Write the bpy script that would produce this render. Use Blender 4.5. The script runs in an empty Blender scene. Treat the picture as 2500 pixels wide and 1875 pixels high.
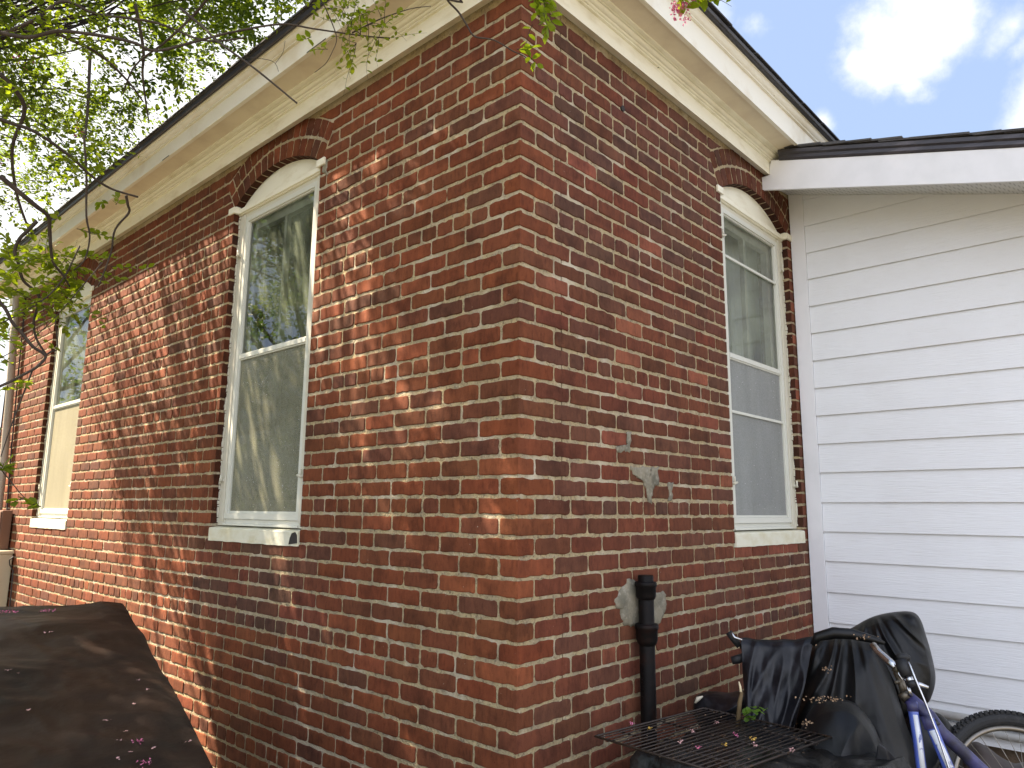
import bpy, bmesh, math, random
import numpy as np
from mathutils import Vector, Matrix, noise
R = random.Random(7)
NR = np.random.default_rng(11)
S = bpy.context.scene
COL = S.collection

# ------------------------------------------------------------------ camera
CAM = np.array([-1.8951, -1.7049, 1.6])
YAW, PITCH, ROLL, FPX = math.radians(47.4785), math.radians(9.7891), math.radians(.48706), 1783.92
def cam_axes():
    cy, sy = math.cos(YAW), math.sin(YAW)
    f = np.array([sy*math.cos(PITCH), cy*math.cos(PITCH), math.sin(PITCH)])
    r = np.array([cy, -sy, 0.]); u = np.cross(r, f)
    c, s = math.cos(ROLL), math.sin(ROLL)
    return c*r+s*u, -s*r+c*u, f
AR, AU, AF = cam_axes()
cd = bpy.data.cameras.new('camera'); cam = bpy.data.objects.new('camera', cd); COL.objects.link(cam)
cd.sensor_width = 36; cd.lens = FPX/2500*36; cd.clip_start = .02; cd.clip_end = 3000
cam.matrix_world = Matrix([[AR[0], AU[0], -AF[0], CAM[0]], [AR[1], AU[1], -AF[1], CAM[1]], [AR[2], AU[2], -AF[2], CAM[2]], [0, 0, 0, 1]])
S.camera = cam
def at(px, py, D):
    """real-world point seen in direction (px,py) at D metres from the viewpoint"""
    d = AF + AR*(px-1250)/FPX - AU*(py-937.5)/FPX
    return CAM + d/np.linalg.norm(d)*D

# ------------------------------------------------------------------ light
SUN = np.array([-.47, .80, 1.0]); SUN /= np.linalg.norm(SUN)
S.view_settings.view_transform = 'Standard'; S.view_settings.look = 'None'
S.view_settings.exposure = 2.08; S.view_settings.gamma = 1
W = bpy.data.worlds.new('World'); S.world = W; W.use_nodes = True
nt = W.node_tree; N = nt.nodes; L = nt.links
for n in list(N): N.remove(n)
sky = N.new('ShaderNodeTexSky'); sky.sky_type = 'NISHITA'; sky.sun_disc = False
sky.sun_elevation = math.asin(SUN[2]); sky.sun_rotation = math.atan2(SUN[0], SUN[1]); sky.dust_density = 1.5; sky.ozone_density = 1.5
tc = N.new('ShaderNodeTexCoord')
mp = N.new('ShaderNodeMapping'); mp.inputs['Scale'].default_value = (1.0, 1.0, 1.6)
cn = N.new('ShaderNodeTexNoise'); cn.inputs['Scale'].default_value = 2.6; cn.inputs['Detail'].default_value = 9; cn.inputs['Roughness'].default_value = .58; cn.inputs['Distortion'].default_value = .35
cr = N.new('ShaderNodeValToRGB'); cr.color_ramp.elements[0].position = .56; cr.color_ramp.elements[1].position = .70
L.new(tc.outputs['Generated'], mp.inputs['Vector']); L.new(mp.outputs[0], cn.inputs['Vector'])
dt = N.new('ShaderNodeVectorMath'); dt.operation = 'DOT_PRODUCT'; dt.inputs[1].default_value = (-.72, -.69, 0); L.new(tc.outputs['Generated'], dt.inputs[0])  # unseen brighter clouds behind the camera, added as fill light
dm = N.new('ShaderNodeMath'); dm.operation = 'MULTIPLY_ADD'; dm.inputs[1].default_value = .26; L.new(dt.outputs['Value'], dm.inputs[0]); L.new(cn.outputs['Fac'], dm.inputs[2]); L.new(dm.outputs[0], cr.inputs[0])
# one big cloud low in the east, edge broken by noise
def dirn(px, py):
    d = at(px, py, 1)-CAM; return d
def blob(px, py, rad, soft=.06, dist=.10):
    nz = N.new('ShaderNodeTexNoise'); nz.inputs['Scale'].default_value = 7; nz.inputs['Detail'].default_value = 9; nz.inputs['Roughness'].default_value = .62
    L.new(tc.outputs['Generated'], nz.inputs['Vector'])
    sb = N.new('ShaderNodeVectorMath'); sb.operation = 'SUBTRACT'; sb.inputs[1].default_value = (.5, .5, .5); L.new(nz.outputs['Color'], sb.inputs[0])
    sc = N.new('ShaderNodeVectorMath'); sc.operation = 'SCALE'; sc.inputs['Scale'].default_value = dist*2; L.new(sb.outputs[0], sc.inputs[0])
    ad = N.new('ShaderNodeVectorMath'); ad.operation = 'ADD'; L.new(tc.outputs['Generated'], ad.inputs[0]); L.new(sc.outputs[0], ad.inputs[1])
    ds = N.new('ShaderNodeVectorMath'); ds.operation = 'DISTANCE'; ds.inputs[1].default_value = tuple(dirn(px, py)); L.new(ad.outputs[0], ds.inputs[0])
    mr = N.new('ShaderNodeMapRange'); mr.inputs['From Min'].default_value = rad-soft; mr.inputs['From Max'].default_value = rad+soft
    mr.inputs['To Min'].default_value = 1; mr.inputs['To Max'].default_value = 0; mr.interpolation_type = 'SMOOTHSTEP'
    L.new(ds.outputs['Value'], mr.inputs['Value']); return mr.outputs[0]
cur = None
for args in ((60, 260, .40, .16, .05), (2250, 10, .042, .022, .06), (2190, 90, .040, .022, .06), (2130, 150, .024, .02, .06), (2200, 190, .012, .02, .06), (2530, 270, .030, .025, .06), (2012, 300, .006, .012, .03), (1860, 50, .003, .02, .05), (1780, 20, .003, .02, .05), (2420, 60, .006, .03, .07), (2480, 130, .004, .02, .06)):
    b = blob(*args)
    if cur is None: cur = b; continue
    mx = N.new('ShaderNodeMath'); mx.operation = 'MAXIMUM'; L.new(cur, mx.inputs[0]); L.new(b, mx.inputs[1]); cur = mx.outputs[0]
mixc = N.new('ShaderNodeMix'); mixc.data_type = 'RGBA'; mixc.inputs['B'].default_value = (6.5, 6.5, 6.6, 1)
tint = N.new('ShaderNodeMix'); tint.data_type = 'RGBA'; tint.blend_type = 'MIX'; tint.inputs['Factor'].default_value = .7; tint.inputs['B'].default_value = (2.9, 3.75, 5.5, 1)
L.new(sky.outputs[0], tint.inputs['A'])
mixb = N.new('ShaderNodeMix'); mixb.data_type = 'RGBA'; mixb.inputs['B'].default_value = (9.6, 10.1, 11.6, 1)
L.new(cr.outputs[0], mixb.inputs['Factor']); L.new(tint.outputs['Result'], mixb.inputs['A'])
L.new(cur, mixc.inputs['Factor']); L.new(mixb.outputs['Result'], mixc.inputs['A'])
bg = N.new('ShaderNodeBackground'); bg.inputs['Strength'].default_value = .05
L.new(mixc.outputs['Result'], bg.inputs['Color'])
wo = N.new('ShaderNodeOutputWorld'); L.new(bg.outputs[0], wo.inputs[0])
sd = bpy.data.lights.new('sun', 'SUN'); sd.energy = 5.0; sd.angle = math.radians(.5); sd.color = (1, .85, .66)
sun = bpy.data.objects.new('sun', sd); COL.objects.link(sun)
sun.rotation_euler = Vector(SUN).to_track_quat('Z', 'Y').to_euler(); sun.location = (-4, 8, 12)

# ------------------------------------------------------------------ materials
def mat(name, col, rough=.7, metal=0., bump=None, var=None, spec=.5, attr=None, coat=0., extra=None):
    """bump: list of (scale, strength, distance, (sx,sy,sz)); var: (scale, amount, colour2, lo, hi)"""
    m = bpy.data.materials.new(name); m.use_nodes = True; t = m.node_tree; n = t.nodes; l = t.links
    b = n['Principled BSDF']; b.inputs['Roughness'].default_value = rough; b.inputs['Metallic'].default_value = metal
    b.inputs['Specular IOR Level'].default_value = spec; b.inputs['Coat Weight'].default_value = coat
    c = n.new('ShaderNodeTexCoord'); base = None
    rgb = n.new('ShaderNodeRGB'); rgb.outputs[0].default_value = (*col, 1); base = rgb.outputs[0]
    if attr:
        a = n.new('ShaderNodeAttribute'); a.attribute_name = attr; base = a.outputs['Color']
    for v in (var or []):
        sc, c2, lo, hi = v[:4]; stretch = v[4] if len(v) > 4 else (1, 1, 1); mode = v[5] if len(v) > 5 else 'MIX'
        mpp = n.new('ShaderNodeMapping'); mpp.inputs['Scale'].default_value = stretch; l.new(c.outputs['Object'], mpp.inputs[0])
        nz = n.new('ShaderNodeTexNoise'); nz.inputs['Scale'].default_value = sc; nz.inputs['Detail'].default_value = 6; nz.inputs['Roughness'].default_value = .6
        l.new(mpp.outputs[0], nz.inputs['Vector'])
        mr = n.new('ShaderNodeMapRange'); mr.inputs['From Min'].default_value = lo; mr.inputs['From Max'].default_value = hi; l.new(nz.outputs['Fac'], mr.inputs['Value'])
        mx = n.new('ShaderNodeMix'); mx.data_type = 'RGBA'; mx.blend_type = mode; mx.clamp_factor = True
        l.new(mr.outputs[0], mx.inputs['Factor']); l.new(base, mx.inputs['A']); mx.inputs['B'].default_value = (*c2, 1); base = mx.outputs['Result']
    l.new(base, b.inputs['Base Color'])
    prev = None
    for bb in (bump or []):
        sc, st, dist = bb[:3]; stretch = bb[3] if len(bb) > 3 else (1, 1, 1)
        mpp = n.new('ShaderNodeMapping'); mpp.inputs['Scale'].default_value = stretch; l.new(c.outputs['Object'], mpp.inputs[0])
        nz = n.new('ShaderNodeTexNoise'); nz.inputs['Scale'].default_value = sc; nz.inputs['Detail'].default_value = 5; l.new(mpp.outputs[0], nz.inputs['Vector'])
        bp = n.new('ShaderNodeBump'); bp.inputs['Strength'].default_value = st; bp.inputs['Distance'].default_value = dist; l.new(nz.outputs['Fac'], bp.inputs['Height'])
        if prev: l.new(prev, bp.inputs['Normal'])
        prev = bp.outputs['Normal']
    if prev: l.new(prev, b.inputs['Normal'])
    if extra: extra(m, n, l, b, c)
    return m
def brick_extra(m, n, l, b, c):
    pass
M = {}
M['brick'] = mat('weathered_brick', (.25, .07, .04), .92, spec=.25, attr='tint',
    var=[(7, (.50, .50, .52), .48, .72, (1, 1, 1), 'MULTIPLY'), (26, (1.35, 1.32, 1.28), .48, .74, (1, 1, .3), 'MULTIPLY'), (60, (.66, .63, .60), .50, .72, (1, 1, .4), 'MULTIPLY'), (150, (.55, .50, .48), .60, .74, (1, 1, 1), 'MULTIPLY'), (75, (.55, .50, .42), .72, .75)],
    bump=[(230, .5, .002), (42, .55, .004, (1, 1, .6)), (9, .4, .004)])
M['mortar'] = mat('sandy_mortar', (.45, .355, .20), .95, spec=.2,
    var=[(14, (.33, .265, .175), .4, .65), (90, (.17, .135, .085), .52, .70), (150, (.62, .53, .38), .60, .74), (5, (.58, .51, .39), .52, .72), (1.3, (.55, .47, .34), .56, .70), (2.2, (.30, .26, .16), .56, .75)], bump=[(150, 1., .005), (45, 1., .008)])
M['cement'] = mat('grey_cement', (.27, .24, .175), .95, spec=.2, var=[(12, (.15, .14, .105), .42, .65), (60, (.36, .33, .27), .52, .75), (130, (.12, .11, .08), .62, .75)], bump=[(90, .7, .004), (14, .8, .008)])
M['cream'] = mat('cream_paint', (.86, .82, .66), .55, var=[(6, (.70, .64, .46), .5, .75, (1, 1, 3)), (40, (.66, .60, .42), .66, .8)], bump=[(60, .12, .002), (9, .15, .004)])
M['fasciapaint'] = mat('weathered_white_paint', (.84, .80, .68), .55, var=[(3, (.70, .62, .46), .5, .7), (30, (.40, .34, .26), .70, .78, (1, 1, 4))], bump=[(70, .2, .003, (1, 1, 6)), (9, .15, .004)])
M['soffit'] = mat('soffit_paint', (.76, .67, .50), .7, var=[(5, (.64, .54, .40), .45, .75)], bump=[(90, .15, .002)])
M['white'] = mat('white_siding', (.83, .845, .87), .5, var=[(3, (.80, .81, .83), .45, .7), (75, (.40, .38, .35), .765, .785)],
    bump=[(14, .6, .004, (1, .8, 13)), (55, .35, .0015, (1, .5, 9))])
M['whitetrim'] = mat('white_trim', (.80, .80, .82), .45, var=[(5, (.74, .745, .76), .45, .7), (70, (.5, .48, .46), .76, .8)], bump=[(80, .08, .001)])
M['alum'] = mat('storm_frame_white', (.66, .66, .58), .35, var=[(12, (.64, .64, .56), .5, .8)], spec=.6)
M['casing'] = mat('old_window_paint', (.64, .61, .50), .6, var=[(8, (.62, .58, .46), .5, .75), (70, (.30, .26, .20), .70, .76, (1, 1, .4))], bump=[(50, .35, .003), (12, .3, .005)])
M['sillpaint'] = mat('flaking_sill_paint', (.74, .72, .58), .6, var=[(7, (.62, .57, .38), .45, .7, (1, 1, 2)), (38, (.25, .22, .16), .69, .74)], bump=[(40, .4, .004), (10, .5, .008)])
M['metal_edge'] = mat('dark_drip_edge', (.055, .052, .06), .45, .3, var=[(14, (.11, .10, .11), .5, .75, (1, .3, 2))], bump=[(20, .4, .004, (1, .4, 3))])
M['shingle'] = mat('asphalt_shingle', (.07, .068, .07), .95, var=[(300, (.16, .155, .15), .5, .7), (6, (.045, .04, .04), .5, .7)], bump=[(250, .8, .003)])
M['dark'] = mat('dark_wood', (.03, .024, .022), .8, bump=[(40, .4, .004)])
M['foundation'] = mat('foundation_block', (.17, .12, .08), .9, var=[(8, (.10, .07, .045), .4, .7)], bump=[(40, .6, .01)])
M['iron'] = mat('cast_iron', (.006, .005, .005), .5, .0, spec=.14, var=[(20, (.016, .007, .005), .50, .72)], bump=[(120, .5, .002), (25, .3, .003)])
M['rack'] = mat('rack_wire', (.035, .024, .018), .5, .3, var=[(30, (.10, .05, .02), .58, .74)], bump=[(200, .4, .001)])
M['vinyl'] = mat('black_vinyl', (.004, .004, .006), .36, spec=.35, var=[(700, (.22, .23, .24), .745, .76), (20, (.02, .02, .024), .45, .7)], bump=[(400, .15, .0006), (25, .3, .004)])
M['vinylwet'] = mat('black_fabric_cover', (.0035, .0035, .004), .40, spec=.32, var=[(14, (.007, .0075, .007), .45, .7), (330, (.16, .16, .16), .735, .75)], bump=[(500, .2, .0006), (22, .4, .004)])
M['plastic_bag'] = mat('black_plastic_sheet', (.007, .007, .007), .30, spec=.4, var=[(420, (.15, .15, .14), .69, .72), (10, (.03, .029, .027), .45, .7)], bump=[(14, .8, .012), (60, .4, .004)])
M['browncover'] = mat('brown_vinyl_cover', (.026, .013, .008), .48, spec=.2, var=[(260, (.20, .15, .12), .70, .72), (6, (.028, .018, .014), .4, .7), (3, (.008, .006, .006), .5, .7)], bump=[(350, .25, .001), (11, .45, .008), (3, .5, .02)])
M['browntarp'] = mat('brown_tarp', (.06, .045, .04), .6, bump=[(12, .6, .01)])
M['chrome'] = mat('dull_chrome', (.58, .58, .60), .25, 1., var=[(60, (.25, .20, .16), .68, .78)])
M['rim'] = mat('tarnished_rim', (.26, .23, .19), .35, .9, var=[(30, (.12, .09, .06), .55, .75)])
M['leafb'] = None
M['oldmetal'] = mat('tarnished_metal', (.17, .15, .12), .45, .8, var=[(40, (.06, .045, .03), .5, .7)], bump=[(90, .4, .002)])
M['blue'] = mat('scratched_blue_paint', (.055, .10, .42), .30, spec=.6, coat=.4, var=[(7, (.06, .07, .26), .5, .7), (55, (.02, .02, .04), .68, .71, (1, 1, .35))])
M['purple'] = mat('dusky_purple_paint', (.050, .048, .155), .42, spec=.5, var=[(9, (.022, .022, .04), .42, .62)], bump=[(80, .2, .001)])
M['bikeblack'] = mat('scuffed_black_paint', (.016, .017, .022), .45, var=[(60, (.16, .14, .11), .72, .76)])
M['decal'] = mat('worn_white_decal', (.70, .72, .78), .4, var=[(60, (.10, .13, .35), .60, .64, (1, 1, .4))])
M['rubber'] = mat('tyre_rubber', (.014, .014, .015), .75, var=[(60, (.04, .037, .034), .55, .75)], bump=[(150, .5, .002)])
M['grip'] = mat('black_grip', (.012, .012, .013), .6, bump=[(300, .6, .001)])
M['whitepvc'] = mat('white_pvc', (.74, .75, .72), .35)
M['wood'] = mat('dry_stick', (.13, .085, .035), .8, bump=[(60, .6, .003, (1, 1, .3))], var=[(40, (.14, .09, .04), .5, .7)])
M['woodraw'] = mat('raw_wood', (.72, .60, .38), .8)
M['foam'] = mat('torn_foam', (.55, .50, .38), .9, bump=[(60, .8, .004)])
M['bark'] = mat('myrtle_bark', (.045, .031, .022), .85, var=[(14, (.09, .066, .046), .5, .7), (50, (.05, .035, .025), .5, .7)], bump=[(50, .5, .004, (1, 1, .4))])
M['twig'] = mat('twig_bark', (.035, .022, .016), .85, bump=[(120, .5, .002)])
M['pipe_grey'] = mat('tan_downpipe', (.42, .36, .29), .5, bump=[(10, .15, .003)])
M['cable'] = mat('black_cable', (.03, .03, .032), .6)
M['boxbrown'] = mat('brown_meter_box', (.17, .085, .05), .6, bump=[(20, .3, .003)])
M['boxtan'] = mat('tan_utility_box', (.50, .44, .31), .5, bump=[(20, .2, .003)])
M['ground'] = mat('dry_yard', (.19, .165, .125), .95, var=[(2, (.11, .12, .06), .45, .6), (25, (.25, .22, .17), .5, .7)], bump=[(30, .8, .02), (3, .5, .06)])
M['pink'] = mat('pink_petals', (.60, .15, .28), .7, var=[(80, (.80, .32, .45), .5, .7)])
M['pinkpale'] = mat('faded_petals', (.72, .42, .40), .8, var=[(80, (.55, .32, .22), .5, .7)])
M['yellowleaf'] = mat('yellow_leaf', (.62, .38, .07), .7)
M['debris'] = mat('dry_debris', (.34, .22, .13), .9)
M['drop'] = mat('rain_drop', (.9, .9, .9), .05, spec=1.)
M['curtain_w'] = mat('pale_curtain', (.62, .60, .52), .9, bump=[(30, .6, .02, (1, 6, .05))])
M['curtain_g'] = mat('grey_blind', (.70, .74, .70), .9, bump=[(9, .4, .02, (6, 1, .1))])
M['curtain_d'] = mat('dim_curtain', (.10, .105, .07), .9, bump=[(9, .4, .02, (1, 6, .1))])
M['sash'] = mat('inner_sash_paint', (.74, .73, .64), .5, var=[(9, (.48, .46, .38), .5, .7)])
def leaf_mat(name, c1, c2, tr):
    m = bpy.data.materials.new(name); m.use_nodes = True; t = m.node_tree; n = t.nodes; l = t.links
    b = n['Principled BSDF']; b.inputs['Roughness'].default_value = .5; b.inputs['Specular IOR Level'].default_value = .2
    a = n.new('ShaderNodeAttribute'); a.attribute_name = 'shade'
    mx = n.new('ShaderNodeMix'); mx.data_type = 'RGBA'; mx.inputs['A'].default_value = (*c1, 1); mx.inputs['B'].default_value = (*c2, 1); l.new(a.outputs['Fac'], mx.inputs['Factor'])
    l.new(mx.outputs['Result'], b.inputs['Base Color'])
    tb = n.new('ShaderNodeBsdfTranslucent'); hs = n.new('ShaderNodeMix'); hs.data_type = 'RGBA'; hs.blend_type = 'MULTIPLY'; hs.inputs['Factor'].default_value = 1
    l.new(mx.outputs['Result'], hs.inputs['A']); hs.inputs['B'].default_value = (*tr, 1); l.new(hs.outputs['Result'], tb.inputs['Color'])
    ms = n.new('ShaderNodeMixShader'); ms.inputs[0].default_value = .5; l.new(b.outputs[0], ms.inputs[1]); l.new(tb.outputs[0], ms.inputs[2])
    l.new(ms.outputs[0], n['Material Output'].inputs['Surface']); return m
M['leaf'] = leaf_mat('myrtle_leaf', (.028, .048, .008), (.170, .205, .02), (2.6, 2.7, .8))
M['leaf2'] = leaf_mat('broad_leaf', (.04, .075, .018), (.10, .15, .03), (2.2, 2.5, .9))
def glass_mat(name, tintc, haze):
    m = bpy.data.materials.new(name); m.use_nodes = True; t = m.node_tree; n = t.nodes; l = t.links
    n.remove(n['Principled BSDF'])
    tr = n.new('ShaderNodeBsdfTransparent'); tr.inputs[0].default_value = (*tintc, 1)
    gl = n.new('ShaderNodeBsdfGlossy'); gl.inputs['Roughness'].default_value = .01
    fr = n.new('ShaderNodeFresnel'); fr.inputs['IOR'].default_value = 1.95
    c = n.new('ShaderNodeTexCoord'); nz = n.new('ShaderNodeTexNoise'); nz.inputs['Scale'].default_value = 2.2; l.new(c.outputs['Object'], nz.inputs[0])
    bp = n.new('ShaderNodeBump'); bp.inputs['Strength'].default_value = .05; bp.inputs['Distance'].default_value = .01; l.new(nz.outputs['Fac'], bp.inputs['Height']); l.new(bp.outputs[0], gl.inputs['Normal'])
    m1 = n.new('ShaderNodeMixShader'); l.new(fr.outputs[0], m1.inputs[0]); l.new(tr.outputs[0], m1.inputs[1]); l.new(gl.outputs[0], m1.inputs[2])
    df = n.new('ShaderNodeBsdfDiffuse'); df.inputs[0].default_value = (.48, .54, .38, 1)  # green haze imitates foliage reflections, along with dust on the pane
    n2 = n.new('ShaderNodeTexNoise'); n2.inputs['Scale'].default_value = 4; n2.inputs['Detail'].default_value = 5; l.new(c.outputs['Object'], n2.inputs[0])
    mr = n.new('ShaderNodeMapRange'); mr.inputs['From Min'].default_value = .35; mr.inputs['From Max'].default_value = .75; mr.inputs['To Max'].default_value = haze; l.new(n2.outputs['Fac'], mr.inputs[0])
    m2 = n.new('ShaderNodeMixShader'); l.new(mr.outputs[0], m2.inputs[0]); l.new(m1.outputs[0], m2.inputs[1]); l.new(df.outputs[0], m2.inputs[2])
    l.new(m2.outputs[0], n['Material Output'].inputs['Surface']); return m
M['leafb'] = leaf_mat('seedling_leaf', (.10, .19, .03), (.20, .32, .05), (2., 2., 1.))
M['glass'] = glass_mat('dusty_green_sheen_glass', (.9, .93, .9), .30)
def screen_mat(name, col, amt):
    m = bpy.data.materials.new(name); m.use_nodes = True; t = m.node_tree; n = t.nodes; l = t.links
    n.remove(n['Principled BSDF'])
    tr = n.new('ShaderNodeBsdfTransparent'); df = n.new('ShaderNodeBsdfDiffuse')
    gl = n.new('ShaderNodeBsdfGlossy'); gl.inputs['Roughness'].default_value = .25; gl.inputs[0].default_value = (.6, .6, .55, 1)
    c = n.new('ShaderNodeTexCoord')
    wv = []
    nz = n.new('ShaderNodeTexNoise'); nz.inputs['Scale'].default_value = 5; nz.inputs['Detail'].default_value = 6
    mp_ = n.new('ShaderNodeMapping'); mp_.inputs['Scale'].default_value = (1.6, 1.6, .35); l.new(c.outputs['Object'], mp_.inputs[0]); l.new(mp_.outputs[0], nz.inputs[0])
    cr_ = n.new('ShaderNodeMix'); cr_.data_type = 'RGBA'; cr_.inputs['A'].default_value = (*[x*.75 for x in col], 1); cr_.inputs['B'].default_value = (*[min(1, x*1.25) for x in col], 1)
    l.new(nz.outputs['Fac'], cr_.inputs['Factor']); l.new(cr_.outputs['Result'], df.inputs[0])
    n3 = n.new('ShaderNodeTexNoise'); n3.inputs['Scale'].default_value = 260; l.new(c.outputs['Object'], n3.inputs[0])
    mr = n.new('ShaderNodeMapRange'); mr.inputs['From Min'].default_value = .3; mr.inputs['From Max'].default_value = .7; mr.inputs['To Min'].default_value = amt-.12; mr.inputs['To Max'].default_value = amt+.12; l.new(n3.outputs['Fac'], mr.inputs[0])
    m1 = n.new('ShaderNodeMixShader'); l.new(mr.outputs[0], m1.inputs[0]); l.new(tr.outputs[0], m1.inputs[1]); l.new(df.outputs[0], m1.inputs[2])
    m2 = n.new('ShaderNodeMixShader'); m2.inputs[0].default_value = .06; l.new(m1.outputs[0], m2.inputs[1]); l.new(gl.outputs[0], m2.inputs[2])
    l.new(m2.outputs[0], n['Material Output'].inputs['Surface']); return m
M['screen'] = screen_mat('insect_screen', (.27, .265, .185), .62)
M['screen_g'] = screen_mat('grey_insect_screen', (.38, .39, .38), .60)
M['screen_t'] = screen_mat('tan_insect_screen', (.42, .38, .27), .75)
def perf_extra(m, n, l, b, c):
    vo = n.new('ShaderNodeTexVoronoi'); vo.inputs['Scale'].default_value = 70; vo.inputs['Randomness'].default_value = 0; l.new(c.outputs['Object'], vo.inputs['Vector'])
    mr = n.new('ShaderNodeMapRange'); mr.inputs['From Min'].default_value = .22; mr.inputs['From Max'].default_value = .30; l.new(vo.outputs['Distance'], mr.inputs[0])
    mx = n.new('ShaderNodeMix'); mx.data_type = 'RGBA'; mx.inputs['A'].default_value = (.10, .10, .10, 1); mx.inputs['B'].default_value = (.66, .66, .64, 1); l.new(mr.outputs[0], mx.inputs['Factor']); l.new(mx.outputs['Result'], b.inputs['Base Color'])
M['perf'] = mat('perforated_soffit', (.6, .6, .6), .6, extra=perf_extra)

# ------------------------------------------------------------------ mesh helpers
class MB:
    def __init__(s): s.v = []; s.f = []; s.m = []; s.c = None
    def add(s, vs, fs, mi=0):
        o = len(s.v); s.v += [tuple(map(float, p)) for p in vs]; s.f += [tuple(i+o for i in f) for f in fs]; s.m += [mi]*len(fs); return s
    def hexa(s, p, mi=0):   # 8 pts: bottom 4 ccw, top 4
        return s.add(p, [(0, 3, 2, 1), (4, 5, 6, 7), (0, 1, 5, 4), (1, 2, 6, 5), (2, 3, 7, 6), (3, 0, 4, 7)], mi)
    def box(s, x0, x1, y0, y1, z0, z1, mi=0):
        return s.hexa([(x0, y0, z0), (x1, y0, z0), (x1, y1, z0), (x0, y1, z0), (x0, y0, z1), (x1, y0, z1), (x1, y1, z1), (x0, y1, z1)], mi)
    def tube(s, pts, r, n=8, mi=0, cap=True):
        pts = [np.array(p, float) for p in pts]; rs = r if isinstance(r, (list, tuple)) else [r]*len(pts)
        rings = []; prev = None
        for i, p in enumerate(pts):
            t = pts[min(i+1, len(pts)-1)]-pts[max(i-1, 0)]; t = t/(np.linalg.norm(t)+1e-12)
            a = np.array([0, 0, 1.]) if prev is None else prev
            if prev is None and abs(t[2]) > .9: a = np.array([1., 0, 0])
            e = a-t*np.dot(a, t); e /= (np.linalg.norm(e)+1e-12); g = np.cross(t, e); prev = e
            rings.append([p+rs[i]*(math.cos(k*2*math.pi/n)*e+math.sin(k*2*math.pi/n)*g) for k in range(n)])
        vs = [q for rg in rings for q in rg]; fs = []
        for i in range(len(pts)-1):
            for k in range(n):
                a = i*n+k; b = i*n+(k+1) % n; fs.append((a, b, b+n, a+n))
        if cap: fs += [tuple(range(n))[::-1], tuple(range(len(vs)-n, len(vs)))]
        return s.add(vs, fs, mi)
    def sweep(s, prof, path_fn, nseg, mi=0, close=True):
        """prof: list of (n,z) ; path_fn(i, n, z)->xyz"""
        k = len(prof); vs = [path_fn(i, n_, z_) for i in range(nseg) for (n_, z_) in prof]; fs = []
        for i in range(nseg-1):
            for j in range(k if close else k-1):
                a = i*k+j; b = i*k+(j+1) % k; fs.append((a, b, b+k, a+k))
        fs += [tuple(range(k))[::-1], tuple(range(len(vs)-k, len(vs)))]
        return s.add(vs, fs, mi)
    def build(s, name, mats, parent=None, smooth=False, bevel=0):
        me = bpy.data.meshes.new(name); me.from_pydata(s.v, [], s.f)
        for m in (mats if isinstance(mats, (list, tuple)) else [mats]): me.materials.append(m)
        me.polygons.foreach_set('material_index', s.m)
        if smooth: me.polygons.foreach_set('use_smooth', [True]*len(s.f))
        me.update()
        o = bpy.data.objects.new(name, me); COL.objects.link(o)
        if parent is not None: o.parent = parent
        if bevel:
            bv = o.modifiers.new('bevel', 'BEVEL'); bv.width = bevel; bv.segments = 2; bv.limit_method = 'ANGLE'
        return o
def tag(o, label=None, cat=None, group=None, kind=None):
    if label: o['label'] = label
    if cat: o['category'] = cat
    if group: o['group'] = group
    if kind: o['kind'] = kind
    return o
def empty(name, loc, label, cat, group=None):
    o = bpy.data.objects.new(name, None); COL.objects.link(o); o.empty_display_size = .1
    return tag(o, label, cat, group)   # stays at the world origin so that parts keep world coordinates
def nz(x, y, z): return noise.noise(Vector((x, y, z)))

# ================================================================== GROUND
g = MB(); n_ = 60; xs = [-300, -60, -20]+[-10+i*.5 for i in range(41)]+[14, 30, 80, 300]
vs = [(x, y, .04*nz(x*.7, y*.7, 3) if abs(x) < 12 and abs(y) < 12 else 0) for y in xs for x in xs]; k = len(xs)
g.add(vs, [(j*k+i, j*k+i+1, (j+1)*k+i+1, (j+1)*k+i) for j in range(k-1) for i in range(k-1)])
tag(g.build('ground', M['ground'], smooth=True), kind='structure')

# ================================================================== BRICK HOUSE
H = .07; Z0 = 3.46795
YEND, XEND = 6.90, 8.0
house = empty('brick_house', (0, 0, 0), 'old red brick house corner with arched white windows and cream painted eaves', 'house')
ZS, RISE, HW, RI = 3.34, .14, .4525, .81
ZC = ZS+RISE-RI
SA = math.asin(HW/RI)
OPEN = {'L': [(1.8175, 'a'), (5.0875, 'b')], 'R': [(2.085, 'c')]}
ZSILL = 1.42
FR = {'L': (np.array([0, 0, 0.]), np.array([0, 1., 0]), np.array([-1., 0, 0])), 'R': (np.array([0, 0, 0.]), np.array([1., 0, 0]), np.array([0, -1., 0]))}
def halfw(z):
    if z < ZSILL-.01: return None
    if z < ZS: return HW
    if z < ZC+(RI+.2)*math.cos(SA): return (z-ZC)*math.tan(SA)
    q = (RI+.207)**2-(z-ZC)**2
    return math.sqrt(q) if q > 0 else None
BV, BF, BC = [], [], []
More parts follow.
